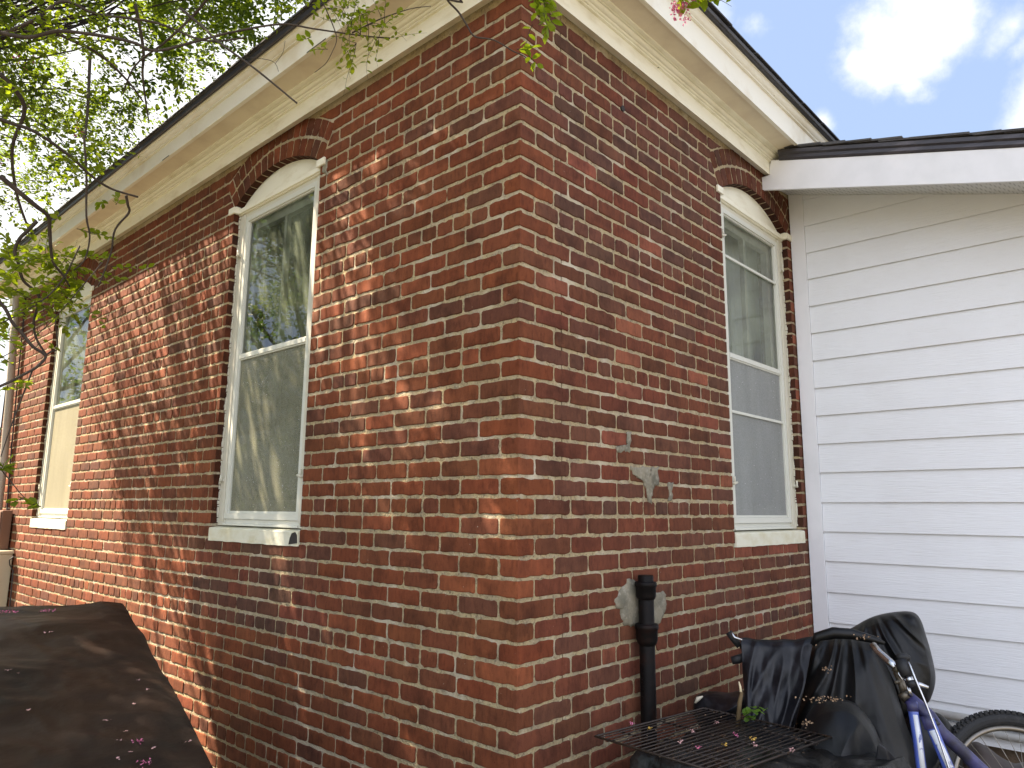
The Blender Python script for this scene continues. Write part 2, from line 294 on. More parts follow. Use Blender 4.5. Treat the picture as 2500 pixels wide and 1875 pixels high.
def brick(fr, quad, col, sharp=(0, 0, 0, 0), proud=0., rmax=.012, depth=.011):
    """quad 4 (u,z) ccw; sharp flag per corner"""
    O, U, Nn = fr
    q = [np.array(p, float) for p in quad]; out = []
    for i in range(4):
        p = q[i]; a = q[i-1]; b = q[(i+1) % 4]
        la = np.linalg.norm(a-p); lb = np.linalg.norm(b-p)
        r = .0008 if sharp[i] else min(R.choice([.005, .006, .008, .010, .013, rmax*1.4]), la*.3, lb*.3)
        da = (a-p)/la; db = (b-p)/lb
        p0 = p+da*r; p2 = p+db*r; pm = p0*.25+p*.5+p2*.25
        out += [p0, pm, p2] if r > .002 else [p]
        ns = max(1, int(np.linalg.norm(b-p)/.022))
        start = out[-1]; end = q[(i+1) % 4]-db*(.006)
        js = sharp[i] and sharp[(i+1) % 4]
        nor = np.array([db[1], -db[0]])
        for k_ in range(1, ns):
            t = k_/ns; jit = 0 if js else R.gauss(0, .0012)+.0040*nz(start[0]*30+t*4, start[1]*30, 7.7+i)
            out.append(start*(1-t)+end*t+nor*jit)
    out = np.array(out); m = len(out)
    prv = np.roll(out, 1, 0); nxt = np.roll(out, -1, 0); tg = nxt-prv; tg /= np.linalg.norm(tg, axis=1)[:, None]+1e-12
    inn = np.stack([-tg[:, 1], tg[:, 0]], 1)
    if np.cross(q[1]-q[0], q[2]-q[1]) < 0: inn = -inn
    c = out.mean(0); tu, tv = R.gauss(0, .004), R.gauss(0, .009)
    def lvl(p, d, noisy=0):
        dd = d+(p[:, 0]-c[0])*tu+(p[:, 1]-c[1])*tv+proud
        return O+p[:, :1]*U+np.array([0, 0, 1.])*p[:, 1:]+Nn*dd[:, None]
    if sharp != (0, 0, 0, 0): tu = tv = 0; 
    for i in range(4):
        if sharp[i] and sharp[(i+1) % 4]:
            a_, b_ = q[i], q[(i+1) % 4]; d_ = (b_-a_)/np.linalg.norm(b_-a_); w_ = out-a_; dist = np.abs(w_[:, 0]*d_[1]-w_[:, 1]*d_[0])
            sel = dist < .0012; inn[sel] = inn[sel]-np.outer(inn[sel]@np.array([d_[1], -d_[0]]), np.array([d_[1], -d_[0]]))
    r0 = lvl(out, -depth); r1 = lvl(out+inn*.0007, -.0022); r2 = lvl(out+inn*.0035, 0.)
    inner = c+(out+inn*.0035-c)*.62; r3 = lvl(inner, .0006)
    o = len(BV)
    BV.extend(np.concatenate([r0, r1, r2, r3]).tolist())
    for k_ in range(3):
        for j in range(m):
            a = o+k_*m+j; b = o+k_*m+(j+1) % m; BF.append((a, b, b+m, a+m))
    BF.append(tuple(range(o+3*m, o+4*m)))
    BC.extend([col]*(4*m))
def bcol(w, u, z):
    t = R.random(); k = R.uniform(.88, 1.10)
    if w == 'L':
        if t < .06: c = (.118, .044, .025)
        elif t < .22: c = (.145, .049, .024)
        elif t < .30: c = (.225, .066, .028)
        else: a_ = R.random(); c = (.186-.035*a_, .050, .0195+.003*a_)
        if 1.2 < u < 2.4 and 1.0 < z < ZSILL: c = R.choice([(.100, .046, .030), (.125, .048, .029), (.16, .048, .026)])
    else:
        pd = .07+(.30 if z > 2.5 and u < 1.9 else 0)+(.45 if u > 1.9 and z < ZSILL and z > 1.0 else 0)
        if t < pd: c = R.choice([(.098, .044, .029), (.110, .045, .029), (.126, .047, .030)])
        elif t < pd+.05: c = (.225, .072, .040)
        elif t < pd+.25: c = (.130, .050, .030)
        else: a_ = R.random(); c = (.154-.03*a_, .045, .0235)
    return (c[0]*k, c[1]*k*R.uniform(.94, 1.06), c[2]*k, 1)
GB, GH = .0063, .0045
CORN = {}
def course_edges(w, k, end):
    hdr = (k-2) % 8 == 0
    if hdr:
        if w == 'L': e = [0, 2.85, 5.82] if k == 26 else ([0, 2.36] if k in (2, 10) else [0, 2.9, 4.3])
        else: e = [0, 1.32, 4.25, 7.16] if k == 26 else ([0, 1.2, 3.26] if k in (2, 10) else [0, 1.3, 4.2])
        p = 1.372
    else:
        first = 2.86 if (k % 2 == 0) == (w == 'L') else 1.3
        e = [0, first]; p = 2.895
    off = 0
    while e[-1]*H < end+.3:
        e.append(e[-1]+p+R.gauss(0, .035 if not hdr else .03))
    if not hdr and R.random() < .12:
        j = R.randrange(3, len(e)-2); e.insert(j+1, (e[j]+e[j+1])/2)
    return [x*H for x in e]
def lay(w, end):
    fr = FR[w]
    for k in range(-2, 49):
        z1 = Z0-k*H-GB; z0 = Z0-(k+1)*H+GB
        z0 += R.gauss(0, .0008); z1 += R.gauss(0, .0008)
        ed = course_edges(w, k, end)
        zm = (z0+z1)/2
        segs = []; a = (0, 0, 'corner')
        for (c, _) in OPEN[w]:
            h0, h1 = halfw(z0), halfw(z1)
            if halfw(zm) is None: continue
            if h0 is None: h0 = halfw(zm)
            if h1 is None: h1 = .05
            kind = 'jamb' if z1 < ZS+.02 else 'arch'
            segs.append((a, (c-h0, c-h1, kind))); a = (c+h0, c+h1, kind)
        segs.append((a, (end, end, 'end')))
        for (A, B) in segs:
            lo = max(A[0], A[1]); hi = min(B[0], B[1])
            if hi-lo < .03: continue
            es = [x for x in ed if lo+.04 < x < hi-.04]
            pts = [(A[0], A[1], A[2])]+[(x, x, 'j') for x in es]+[(B[0], B[1], B[2])]
            for p, q_ in zip(pts, pts[1:]):
                gl = 0 if p[2] in ('corner', 'jamb') else GH
                gr = 0 if q_[2] == 'jamb' else GH
                sl = 1 if p[2] in ('corner', 'jamb') else 0; sr = 1 if q_[2] == 'jamb' else 0
                u0, u1 = p[0]+gl, q_[0]-gr; u0t, u1t = p[1]+gl, q_[1]-gr
                if p[2] != 'corner': a_ = R.gauss(0, .0009); u0 += a_; u0t += a_
                if min(u1-u0, u1t-u0t) < .012: continue
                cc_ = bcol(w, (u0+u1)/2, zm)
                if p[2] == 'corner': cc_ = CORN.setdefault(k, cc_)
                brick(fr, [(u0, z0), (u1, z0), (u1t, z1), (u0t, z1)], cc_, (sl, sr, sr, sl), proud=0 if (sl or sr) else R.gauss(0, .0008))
                # the brick's return inside the opening, shade painted in as a darker tint
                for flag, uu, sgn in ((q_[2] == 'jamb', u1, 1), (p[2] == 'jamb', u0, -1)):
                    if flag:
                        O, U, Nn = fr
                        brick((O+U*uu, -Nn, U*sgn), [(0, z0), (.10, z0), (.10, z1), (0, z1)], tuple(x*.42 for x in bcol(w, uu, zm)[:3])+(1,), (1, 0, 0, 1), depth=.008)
    for (c, _) in OPEN[w]:
        for r0, r1, nb in ((RI, RI+.094, 15), (RI+.106, RI+.2, 17)):
            for i in range(nb):
                a0 = -SA+2*SA*i/nb; a1 = -SA+2*SA*(i+1)/nb; gp = .0036/r0
                a0 += gp+R.gauss(0, .002); a1 -= gp
                P = lambda r, a: (c+r*math.sin(a), ZC+r*math.cos(a))
                inn = r0 == RI; col = tuple(x*.85 for x in bcol(w, c+9, 3.0)[:3])+(1,); rr0 = r0+(0 if inn else R.uniform(0, .003))  # ring bricks darkened in colour to carry the frieze's shading
                brick(fr, [P(rr0, a1), P(rr0, a0), P(r1, a0), P(r1, a1)], col, (1, 1, 0, 0) if inn else (0, 0, 0, 0))
                if inn:   # underside of the ring, darkened in colour for shade
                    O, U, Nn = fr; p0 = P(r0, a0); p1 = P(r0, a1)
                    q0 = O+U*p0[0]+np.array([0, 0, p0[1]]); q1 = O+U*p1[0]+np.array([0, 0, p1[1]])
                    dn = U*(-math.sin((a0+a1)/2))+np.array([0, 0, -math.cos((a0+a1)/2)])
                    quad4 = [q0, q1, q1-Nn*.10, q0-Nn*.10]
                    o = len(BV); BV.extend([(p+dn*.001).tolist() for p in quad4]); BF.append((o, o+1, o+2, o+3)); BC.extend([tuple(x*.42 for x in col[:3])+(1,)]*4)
def outline_opening(c):
    pts = [(c-HW, ZSILL), (c+HW, ZSILL), (c+HW, ZS)]
    for i in range(1, 24):
        a = SA-2*SA*i/24; pts.append((c+RI*math.sin(a), ZC+RI*math.cos(a)))
    return pts+[(c-HW, ZS)]
def mortar_slab(fr, u0, u1, opens, rec):
    O, U, Nn = fr; bm = bmesh.new(); z0, z1 = -.1, 3.80
    def loop(pts, n=1):
        vs = [bm.verts.new(O+U*p[0]+np.array([0, 0, p[1]])-Nn*rec) for p in pts]; return [bm.edges.new((vs[i], vs[(i+1) % len(vs)])) for i in range(len(vs))]
    es = loop([(u0, z0), (u1, z0), (u1, z1), (u0, z1)])
    for c in opens: es += loop([(p[0]+(p[0]-c)*.004/HW, p[1]) for p in outline_opening(c)])
    bmesh.ops.triangle_fill(bm, edges=es, use_beauty=True)
    r = bmesh.ops.extrude_face_region(bm, geom=bm.faces[:])
    bmesh.ops.translate(bm, vec=Vector(-Nn*.24), verts=[v for v in r['geom'] if isinstance(v, bmesh.types.BMVert)])
    bm.verts.ensure_lookup_table(); vs = [tuple(v.co) for v in bm.verts]; fs = [tuple(v.index for v in f.verts) for f in bm.faces]; bm.free(); return vs, fs
def splat(fr, pts, h, name_i):
    """irregular lump of smeared cement lying on the wall"""
    O, U, Nn = fr; c = np.mean(pts, 0); P = [np.array(p) for p in pts]; out = []
    for i in range(len(P)):
        a, b = P[i], P[(i+1) % len(P)]
        for t in np.linspace(0, 1, 7)[:-1]:
            p = a*(1-t)+b*t; out.append(p+np.array([.016*nz(p[0]*45, p[1]*45, 1), .016*nz(p[0]*45, p[1]*45, 5)]))
    rings = []
    for s_, d in ((1., -.006), (.97, .0015), (.8, .004), (.5, .005), (.2, .0055)):
        rings.append([O+U*(c[0]+(p[0]-c[0])*s_)+np.array([0, 0, c[1]+(p[1]-c[1])*s_])+Nn*(d*h/.005+(.003*nz(p[0]*25*s_, p[1]*25, 2) if d > 0 else 0)) for p in out])
    m = len(out); vs = [q for r in rings for q in r]; fs = [(k*m+j, k*m+(j+1) % m, (k+1)*m+(j+1) % m, (k+1)*m+j) for k in range(4) for j in range(m)]+[tuple(range(4*m, 5*m))]
    return vs, fs
def make_wall(w, end, u0m, patches):
    global BV, BF, BC
    BV, BF, BC = [], [], []
    lay(w, end)
    nb = len(BF); mi = [0]*nb
    vs, fs = mortar_slab(FR[w], u0m, end, [c for c, _ in OPEN[w]], .0042)
    o = len(BV); BV += vs; BF += [tuple(i+o for i in f) for f in fs]; mi += [1]*len(fs); BC += [(.4, .3, .2, 1)]*len(vs)
    for i, (pts, h) in enumerate(patches):
        vs, fs = splat(FR[w], pts, h, i); o = len(BV); BV += [tuple(v) for v in vs]; BF += [tuple(i_+o for i_ in f) for f in fs]; mi += [2]*len(fs); BC += [(.4, .3, .2, 1)]*len(vs)
    me = bpy.data.meshes.new('wall'); me.from_pydata(BV, [], BF)
    for m in ('brick', 'mortar', 'cement'): me.materials.append(M[m])
    me.polygons.foreach_set('material_index', mi)
    sm = [m_ == 2 for m_ in mi]; me.polygons.foreach_set('use_smooth', sm)
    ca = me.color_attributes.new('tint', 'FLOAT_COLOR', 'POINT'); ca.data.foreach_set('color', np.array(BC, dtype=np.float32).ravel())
    o = bpy.data.objects.new('wall', me); COL.objects.link(o); o.parent = house
    return o
make_wall('L', YEND, .0042, [([(1.30, 3.25), (1.345, 3.27), (1.35, 3.31), (1.31, 3.33)], .002)])
make_wall('R', 2.66, .2505, [
    ([(.701, 1.784), (.80, 1.79), (.925, 1.79), (.927, 1.714), (.88, 1.707), (.861, 1.66), (.857, 1.628), (.83, 1.64), (.812, 1.70), (.80, 1.716), (.77, 1.73), (.74, 1.755), (.709, 1.754)], .005),
    ([(.995, 1.722), (1.048, 1.723), (1.030, 1.68), (1.033, 1.646), (.991, 1.646), (1.01, 1.68)], .003),
    ([(.678, 1.927), (.71, 1.93), (.705, 1.88), (.708, 1.846), (.66, 1.835), (.603, 1.842), (.60, 1.855), (.66, 1.86), (.69, 1.88)], .003),
    ([(.73, 1.317), (.66, 1.335), (.606, 1.292), (.565, 1.25), (.60, 1.20), (.637, 1.150), (.715, 1.135), (.78, 1.15), (.80, 1.3)], .012),
    ([(.86, 1.265), (.957, 1.25), (.952, 1.19), (.92, 1.14), (.85, 1.12), (.80, 1.15), (.80, 1.26)], .008)])
bw = MB()
bw.box(.26, XEND, YEND-.25, YEND-.001, -.1, 3.8); bw.box(XEND-.25, XEND, .0, YEND-.26, -.1, 3.8); bw.box(2.70, XEND, .01, .25, -.1, 3.8)
bw.build('wall', M['dark'], house)
# ---- eaves, swept round the corner
def eave_path(i, n, z):
    s_ = min(1., max(0., (z-3.80)/.06))   # the crown sits a little lower along the left wall
    return [(XEND, -n, z+.005*s_), (-n, -n, z-.01*s_), (-n, .5, z-.045*s_), (-n, YEND+n, z-.045*s_), (XEND, YEND+n, z-.045*s_)][i]
def arcprof(n0, z0, n1, z1, k, bulge):
    out = []
    for i in range(k+1):
        t = i/k; out.append((n0+(n1-n0)*t+bulge*math.sin(math.pi*t)*.6, z0+(z1-z0)*t-bulge*math.sin(math.pi*t)*.6))
    return out
SOF, FN = 3.745, .215
e = MB(); e.sweep([(-.02, 3.641), (.004, 3.641), (.004, 3.634), (.05, 3.612), (.05, 3.695), (-.02, 3.695)], eave_path, 5); e.build('frieze_board', M['cream'], house)
e = MB(); pr = [(0, 3.6952), (.054, 3.6952), (.062, 3.6952), (.062, 3.703), (.056, 3.706), (.066, 3.709), (.070, 3.715), (.063, 3.719)]+arcprof(.066, 3.719, .086, 3.731, 6, .006)+[(.079, 3.733), (.094, 3.733), (.094, 3.737), (.088, 3.739), (.112, 3.7395), (.115, 3.7447), (0, 3.7447)]
e.sweep(pr, eave_path, 5); e.build('bed_moulding', M['cream'], house)
e = MB(); e.sweep([(-.2, SOF), (FN, SOF), (FN, SOF+.02), (-.2, SOF+.02)], eave_path, 5); e.build('soffit', M['soffit'], house)
e = MB(); e.sweep([(FN-.0, SOF-.012), (FN+.02, SOF-.012), (FN+.02, 3.872), (FN, 3.872)], eave_path, 5); e.build('fascia', M['fasciapaint'], house)
e = MB(); e.sweep([(FN, 3.8722), (FN+.034, 3.8722), (FN+.034, 3.879), (FN+.026, 3.8795)]+arcprof(FN+.032, 3.880, FN+.055, 3.905, 6, .006)+[(FN+.062, 3.905), (FN+.062, 3.913), (FN, 3.913)], eave_path, 5); e.build('crown_moulding', M['fasciapaint'], house)
e = MB(); e.sweep([(FN, 3.9132), (FN+.072, 3.9132), (FN+.074, 3.905), (FN+.080, 3.907), (FN+.082, 3.932), (FN, 3.934)], eave_path, 5); e.build('drip_edge', M['metal_edge'], house)
# roof planes with a ragged edge of shingle tabs
rf = MB(); E_ = FN+.088; zE = 3.938; ridge = 3.3; pitch = .42
def roofpt(x, y, n): return (x, y, zE+pitch*n)
xa, ya, xb, yb = -E_, -E_, XEND+.3, YEND+E_; hh = (yb-ya)/2
A_, B_, C_, D_ = (xa, ya, zE), (xb, ya, zE), (xb, yb, zE), (xa, yb, zE)
P1 = (xa+hh, ya+hh, zE+pitch*hh); P2 = (xb, ya+hh, zE+pitch*hh)
A_ = (xa, ya, zE-.02); D_ = (xa, yb, zE-.048); C_ = (xb, yb, zE-.048)
top = [A_, B_, C_, D_, P1, P2]
vs = top+[(p[0], p[1], p[2]-.02) for p in top[:4]]
rf.add(vs, [(0, 1, 5, 4), (3, 4, 5, 2), (0, 4, 3), (1, 2, 5), (0, 6, 7, 1), (0, 3, 9, 6), (3, 2, 8, 9), (1, 7, 8, 2), (6, 9, 8, 7)])
for along in ('x', 'y'):
    t = -E_
    while t < (XEND if along == 'x' else YEND):
        wd = .30+R.uniform(-.02, .02); o_ = R.uniform(.004, .014); th = R.uniform(.005, .010)
        n0, n1 = E_+o_, E_-.25; z_0 = zE-.001-o_*pitch-(.045 if along == 'y' and t > .3 else 0); z_1 = zE+.25*pitch+.001
        pts = []
        for (dz) in (0, th):
            for (tt, nn, zz) in ((t+.003, n0, z_0), (t+wd, n0, z_0), (t+wd, n1, z_1), (t+.003, n1, z_1)):
                pts.append((tt, -nn, zz+dz+.003) if along == 'x' else (-nn, tt, zz+dz+.003))
        rf.hexa(pts); t += wd+.004
rf.build('roof', M['shingle'], house)

# ---- windows
def make_window(w, c, curtain, screen, muntin, hinges, bars=(), drops=200, sillchip=False):
    O, U, Nn = FR[w]
    flip = -1 if w == 'L' else 1      # +u_local runs to the viewer's right
    def P(u, d, z): return O+U*(c+flip*u)-Nn*d+np.array([0, 0, z])
    def bx(mb, u0, u1, d0, d1, z0, z1, mi=0):
        mb.hexa([P(u0, d0, z0), P(u1, d0, z0), P(u1, d1, z0), P(u0, d1, z0), P(u0, d0, z1), P(u1, d0, z1), P(u1, d1, z1), P(u0, d1, z1)], mi)
    m = MB()
    for s_ in (-1, 1):
        a, b = sorted((s_*.374, s_*(HW-.002))); bx(m, a, b, .040, .11, 1.505, 3.302)
        a, b = sorted((s_*.378, s_*.398)); bx(m, a, b, .032, .0399, 1.53, 3.296)
        # lumpy caulk smeared along the brick
        zz = 1.52
        while zz < 3.30:
            l_ = R.uniform(.006, .022); a, b = sorted((s_*(HW-R.uniform(.008, .014)), s_*(HW-.0005)))
            bx(m, a, b, .037-.012*abs(nz(zz*9, s_, c))-R.uniform(0, .004), .0395, zz, min(zz+l_, 3.3)); zz += l_+R.choice([0, 0, 0, .004])
    bx(m, -.3735, .3735, .041, .11, 3.276, 3.302)
    root = m.build('window', M['casing'], house, bevel=.002)
    m = MB(); bx(m, -.3735, .3735, .046, .09, 1.506, 1.540); bx(m, -.3735, .3735, .030, .06, 1.5065, 1.518); m.build('sub_sill', M['alum'], root, bevel=.0015)
    # arched panel and drip cap
    m = MB(); out = [(-HW+.003, 3.336), (HW-.003, 3.336)]
    rr = RI-.004
    for i in range(0, 25):
        a = SA*.99-2*SA*.99*i/24; out.append((rr*math.sin(a), ZC+rr*math.cos(a)))
    k = len(out); vs = [P(u, .044, z) for u, z in out]+[P(u, .075, z) for u, z in out]
    m.add(vs, [tuple(range(k)), tuple(range(2*k-1, k-1, -1))]+[(j, (j+1) % k, (j+1) % k+k, j+k) for j in range(k)])
    m.build('arch_panel', M['cream'], root)
    m = MB()
    for i in range(20):
        pass
    bx(m, -HW+.002, HW-.002, .018, .10, 3.308, 3.3355); bx(m, -HW+.002, HW-.002, .028, .10, 3.302, 3.3079)
    for s_ in (-1, 1):
        a, b = sorted((s_*(HW-.022), s_*(HW+.048))); bx(m, a, b, -.013, -.0012, 3.308, 3.346)
        a, b = sorted((s_*(HW-.022), s_*(HW-.0022))); bx(m, a, b, -.0011, .030, 3.336, 3.350)
        a, b = sorted((s_*(HW-.022), s_*(HW-.0022))); bx(m, a, b, -.0011, .0179, 3.308, 3.3359)
    m.build('drip_cap', M['cream'], root, bevel=.002)
    # storm window
    m = MB(); d0, d1 = .036, .062; zb, zt = 1.541, 3.2755
    for s_ in (-1, 1):
        a, b = sorted((s_*.348, s_*.3735)); bx(m, a, b, d0, d1, zb, zt)
        a, b = sorted((s_*.338, s_*.3478)); bx(m, a, b, d0+.006, d1, zb+.03, zt-.03)
    bx(m, -.3478, .3478, d0, d1, zb, zb+.030); bx(m, -.3478, .3478, d0, d1, zt-.028, zt); bx(m, -.3478, .3478, d0+.008, d1, zt-.036, zt-.0282)
    bx(m, -.3375, .3375, d0+.002, d1, 2.425, 2.447); bx(m, -.3375, .3375, d0+.010, d1, 2.4472, 2.455); bx(m, -.3375, .3375, d0+.008, d1, 2.417, 2.4248)
    bx(m, -.3375, .3375, d0+.012, d1, zb+.0302, zb+.042)
    m.build('storm_frame', M['alum'], root, bevel=.001)
    for zb_ in bars:
        m = MB(); bx(m, -.3374, .3374, .040, .050, zb_-.007, zb_+.007); m.build('glazing_bar', M['alum'], root)
    m = MB(); m.add([P(-.338, .0555, 2.45), P(.338, .0555, 2.45), P(.338, .0555, 3.24), P(-.338, .0555, 3.24)], [(0, 1, 2, 3)]); m.build('upper_glass', M['glass'], root)
    m = MB(); m.add([P(-.338, .0515, 1.575), P(.338, .0515, 1.575), P(.338, .0515, 2.425), P(-.338, .0515, 2.425)], [(0, 1, 2, 3)]); m.build('insect_screen', screen, root)
    m = MB(); m.add([P(-.338, .0575, 1.575), P(.338, .0575, 1.575), P(.338, .0575, 2.425), P(-.338, .0575, 2.425)], [(0, 1, 2, 3)]); m.build('lower_glass', M['glass'], root)
    if drops:
        m = MB()
        for i in range(drops):
            u, z = R.uniform(-.33, .33), 1.6+.82*R.random()**.8
            if nz(u*4, z*4, c) < -.05: continue
            r = R.uniform(.0006, .0017); cc = P(u, .0505, z); e1, e2 = U*r, np.array([0, 0, r*1.4]); e3 = Nn*r
            m.add([cc+e1, cc+e2, cc-e1, cc-e2, cc+e3], [(0, 1, 4), (1, 2, 4), (2, 3, 4), (3, 0, 4)])
        tag(m.build('raindrops', M['drop'], root), kind='stuff')
    # inner sash
    m = MB(); d0, d1 = .080, .115
    for s_ in (-1, 1):
        a, b = sorted((s_*.305, s_*.372)); bx(m, a, b, d0, d1, 1.55, 3.27)
    bx(m, -.305, .305, d0, d1, 3.20, 3.27); bx(m, -.305, .305, d0, d1, 2.40, 2.45); bx(m, -.305, .305, d0, d1, 1.55, 1.64)
    for u_, za, zb_ in muntin: bx(m, u_-.012, u_+.012, d0+.003, d1-.005, za, zb_)
    m.build('inner_sash', M['sash'], root)
    m = MB(); kk = 40; vs = []
    for i in range(kk+1):
        u = -.44+.88*i/kk; dd = .21+.012*math.sin(i*1.7)+.008*nz(i*.4, c, 0)
        vs += [P(u, dd, 1.45), P(u, dd, 3.30)]
    m.add(vs, [(2*i, 2*i+2, 2*i+3, 2*i+1) for i in range(kk)]); m.build('curtain', curtain, root, smooth=True)
    # sill
    m = MB(); k = 26; vs = []
    for i in range(k+1):
        u = -HW+.002+(2*HW-.004)*i/k; zb_ = 1.424+.004*nz(u*14, c, 4); fr_ = -.007+.002*nz(u*9, c, 8)
        vs += [P(u, fr_, zb_), P(u, fr_, 1.488), P(u, fr_+.004, 1.494), P(u, .10, 1.505), P(u, .10, zb_)]
    fs = [(5*i+j, 5*i+(j+1) % 5, 5*i+5+(j+1) % 5, 5*i+5+j) for i in range(k) for j in range(5)]+[(0, 1, 2, 3, 4), tuple(range(5*k, 5*k+5))[::-1]]
    m.add(vs, fs)
    so = m.build('window_sill', M['sillpaint'], root)
    if sillchip:
        m = MB(); cpts = [(.375, 1.432), (.383, 1.462), (.398, 1.484), (.425, 1.490), (.440, 1.478), (.446, 1.44), (.42, 1.437)]
        k = len(cpts); m.add([P(u, -.0100, z) for u, z in cpts]+[P(u, -.004, z) for u, z in cpts], [tuple(range(k))]+[(j, (j+1) % k, (j+1) % k+k, j+k) for j in range(k)]); m.build('bare_wood_chip', M['dark'], root)
    for (u_, z_) in hinges:
        m = MB(); s_ = 1 if u_ > 0 else -1
        m.tube([P(u_, .02, z_-.012), P(u_, .02, z_+.03)], .0055, 8); m.tube([P(u_+s_*.012, .030, z_-.006), P(u_, .018, z_-.006), P(u_-s_*.018, .014, z_)], .006, 6); bx(m, u_-.014, u_+.02, .028, .0395, z_-.012, z_+.006)
        m.build('shutter_hinge', M['casing'], root, smooth=True)
    return root
make_window('L', 1.8175, M['curtain_d'], M['screen'], [(-.0, 2.45, 3.2), (.0, 1.64, 2.4)], [(-.41, 3.05), (-.41, 1.75), (.395, 1.757)], sillchip=True)
make_window('L', 5.0875, M['curtain_w'], M['screen_t'], [(.2, 2.45, 3.2)], [(-.41, 1.75), (.395, 1.757)], drops=0)
make_window('R', 2.085, M['curtain_g'], M['screen_g'], [(-.0, 2.45, 3.2), (.0, 1.64, 2.4)], [(-.395, 3.10), (.41, 3.10), (-.385, 1.752), (.44, 1.759)], bars=(3.0, 2.13), drops=120)

# ================================================================== WHITE ADDITION
add = empty('siding_extension', (0, 0, 0), 'white lap siding extension with low sloping roof joined to the brick house', 'building extension')
XW = 2.60; SL = .292; def_sof = 3.629
def sofz(y): return 3.629+SL*y
def clip_below(poly, yfar):
    out = []
    f = lambda p: sofz(p[0])+.012-p[1]
    for i in range(len(poly)):
        a, b = poly[i-1], poly[i]
        fa, fb = f(a), f(b)
        if (fa >= 0) != (fb >= 0):
            t = fa/(fa-fb); out.append((a[0]+(b[0]-a[0])*t, a[1]+(b[1]-a[1])*t))
        if fb >= 0: out.append(b)
    return out
rows = [.463, .638, .80, .977, 1.147, 1.323, 1.492, 1.661, 1.836, 2.007, 2.178, 2.347, 2.518, 2.690, 2.863, 3.038, 3.209, 3.386, 3.56, 3.74]
sm = MB(); YF = -4.6
for zb, zt in zip(rows, rows[1:]):
    poly = clip_below([(YF, zb), (-.096, zb), (-.096, zt+.02), (YF, zt+.02)], YF)
    if len(poly) < 3: continue
    n_ = len(poly); fx = lambda z: XW-.014+(z-zb)/(zt-zb)*.0125
    vs = [(fx(z), y, z) for y, z in poly]+[(fx(z)+.007, y, z) for y, z in poly]
    sm.add(vs, [tuple(range(n_))]+[(j, (j+1) % n_, (j+1) % n_+n_, j+n_) for j in range(n_)])
sm.build('lap_siding', M['white'], add)
t_ = MB(); t_.hexa([(2.585, -.094, .44), (2.606, -.094, .44), (2.606, -.006, .44), (2.585, -.006, .44), (2.585, -.094, sofz(-.094)+.01), (2.606, -.094, sofz(-.094)+.01), (2.606, -.006, sofz(-.006)+.01), (2.585, -.006, sofz(-.006)+.01)])
t_.build('corner_trim', M['whitetrim'], add, bevel=.0015)
t_ = MB(); t_.box(2.607, 2.66, YF, -.005, -.1, 3.5); t_.box(2.62, 2.70, YF, -.007, -.1, .46)
b_ = MB(); b_.add([(2.612, YF, .47), (2.612, -.007, .47), (2.612, -.007, sofz(0)), (2.612, YF, sofz(YF)), (8, YF, .47), (8, -.007, .47), (8, -.007, sofz(0)), (8, YF, sofz(YF))], [(0, 1, 2, 3), (4, 5, 6, 7), (0, 3, 7, 4)])
b_.build('wall_core', M['dark'], add)
t_ = MB(); t_.box(2.64, 8, YF+.02, -.007, -.1, .468); t_.build('foundation', M['foundation'], add)
XR = 2.20
fz = lambda y: 3.530+.2675*y; ftop = lambda y: 3.716+.2755*y
r_ = MB(); poly = [(-.002, fz(0)), (-.002, 3.609), (-.053, 3.609), (-.053, 3.665), (-.066, ftop(-.066)), (YF, ftop(YF)), (YF, fz(YF))]; n_ = len(poly)
r_.add([(XR, y, z) for y, z in poly]+[(XR+.019, y, z) for y, z in poly], [tuple(range(n_)), tuple(range(2*n_-1, n_-1, -1))]+[(j, (j+1) % n_, (j+1) % n_+n_, j+n_) for j in range(n_)])
r_.build('rake_fascia', M['whitetrim'], add, bevel=.0015)
r_ = MB(); r_.add([(XR+.019, -.004, sofz(-.004)-.045), (XR+.019, YF, sofz(YF)-.045), (XW+.01, YF, sofz(YF)), (XW+.01, -.004, sofz(-.004))]+[(XR+.019, -.004, sofz(-.004)-.03), (XR+.019, YF, sofz(YF)-.03), (XW+.01, YF, sofz(YF)+.015), (XW+.01, -.004, sofz(-.004)+.015)], [(0, 1, 2, 3), (7, 6, 5, 4), (0, 4, 5, 1), (1, 5, 6, 2)])
r_.build('perforated_soffit', M['perf'], add)
r_ = MB(); nseg = 60; vs = []
for i in range(nseg+1):
    y = -.112+(YF+.112)*i/nseg; zt = ftop(y); wv_ = .0025*nz(y*6, 0, 1)
    vs += [(XR-.002+wv_, y, zt-.004), (XR-.010+wv_, y, zt+.010), (XR-.008+wv_, y, zt+.030), (XR-.018+wv_, y, zt+.040), (XR-.018+wv_, y, zt+.060), (XR+.06, y, zt+.062), (XR+.06, y, zt-.004)]
fs = [(7*i+j, 7*i+(j+1) % 7, 7*i+7+(j+1) % 7, 7*i+7+j) for i in range(nseg) for j in range(7)]+[tuple(range(7))[::-1], tuple(range(7*nseg, 7*nseg+7))]
r_.add(vs, fs); r_.build('rake_drip_edge', M['metal_edge'], add)
r_ = MB()
r_.add([(XR-.01, -.05, ftop(-.05)+.066), (8, -.05, ftop(-.05)+.066), (8, YF, ftop(YF)+.066), (XR-.01, YF, ftop(YF)+.066), (XR-.01, -.05, ftop(-.05)+.063), (8, -.05, ftop(-.05)+.063), (8, YF, ftop(YF)+.063), (XR-.01, YF, ftop(YF)+.063)], [(0, 1, 2, 3), (4, 7, 6, 5), (0, 3, 7, 4), (0, 4, 5, 1)])
y = -.11
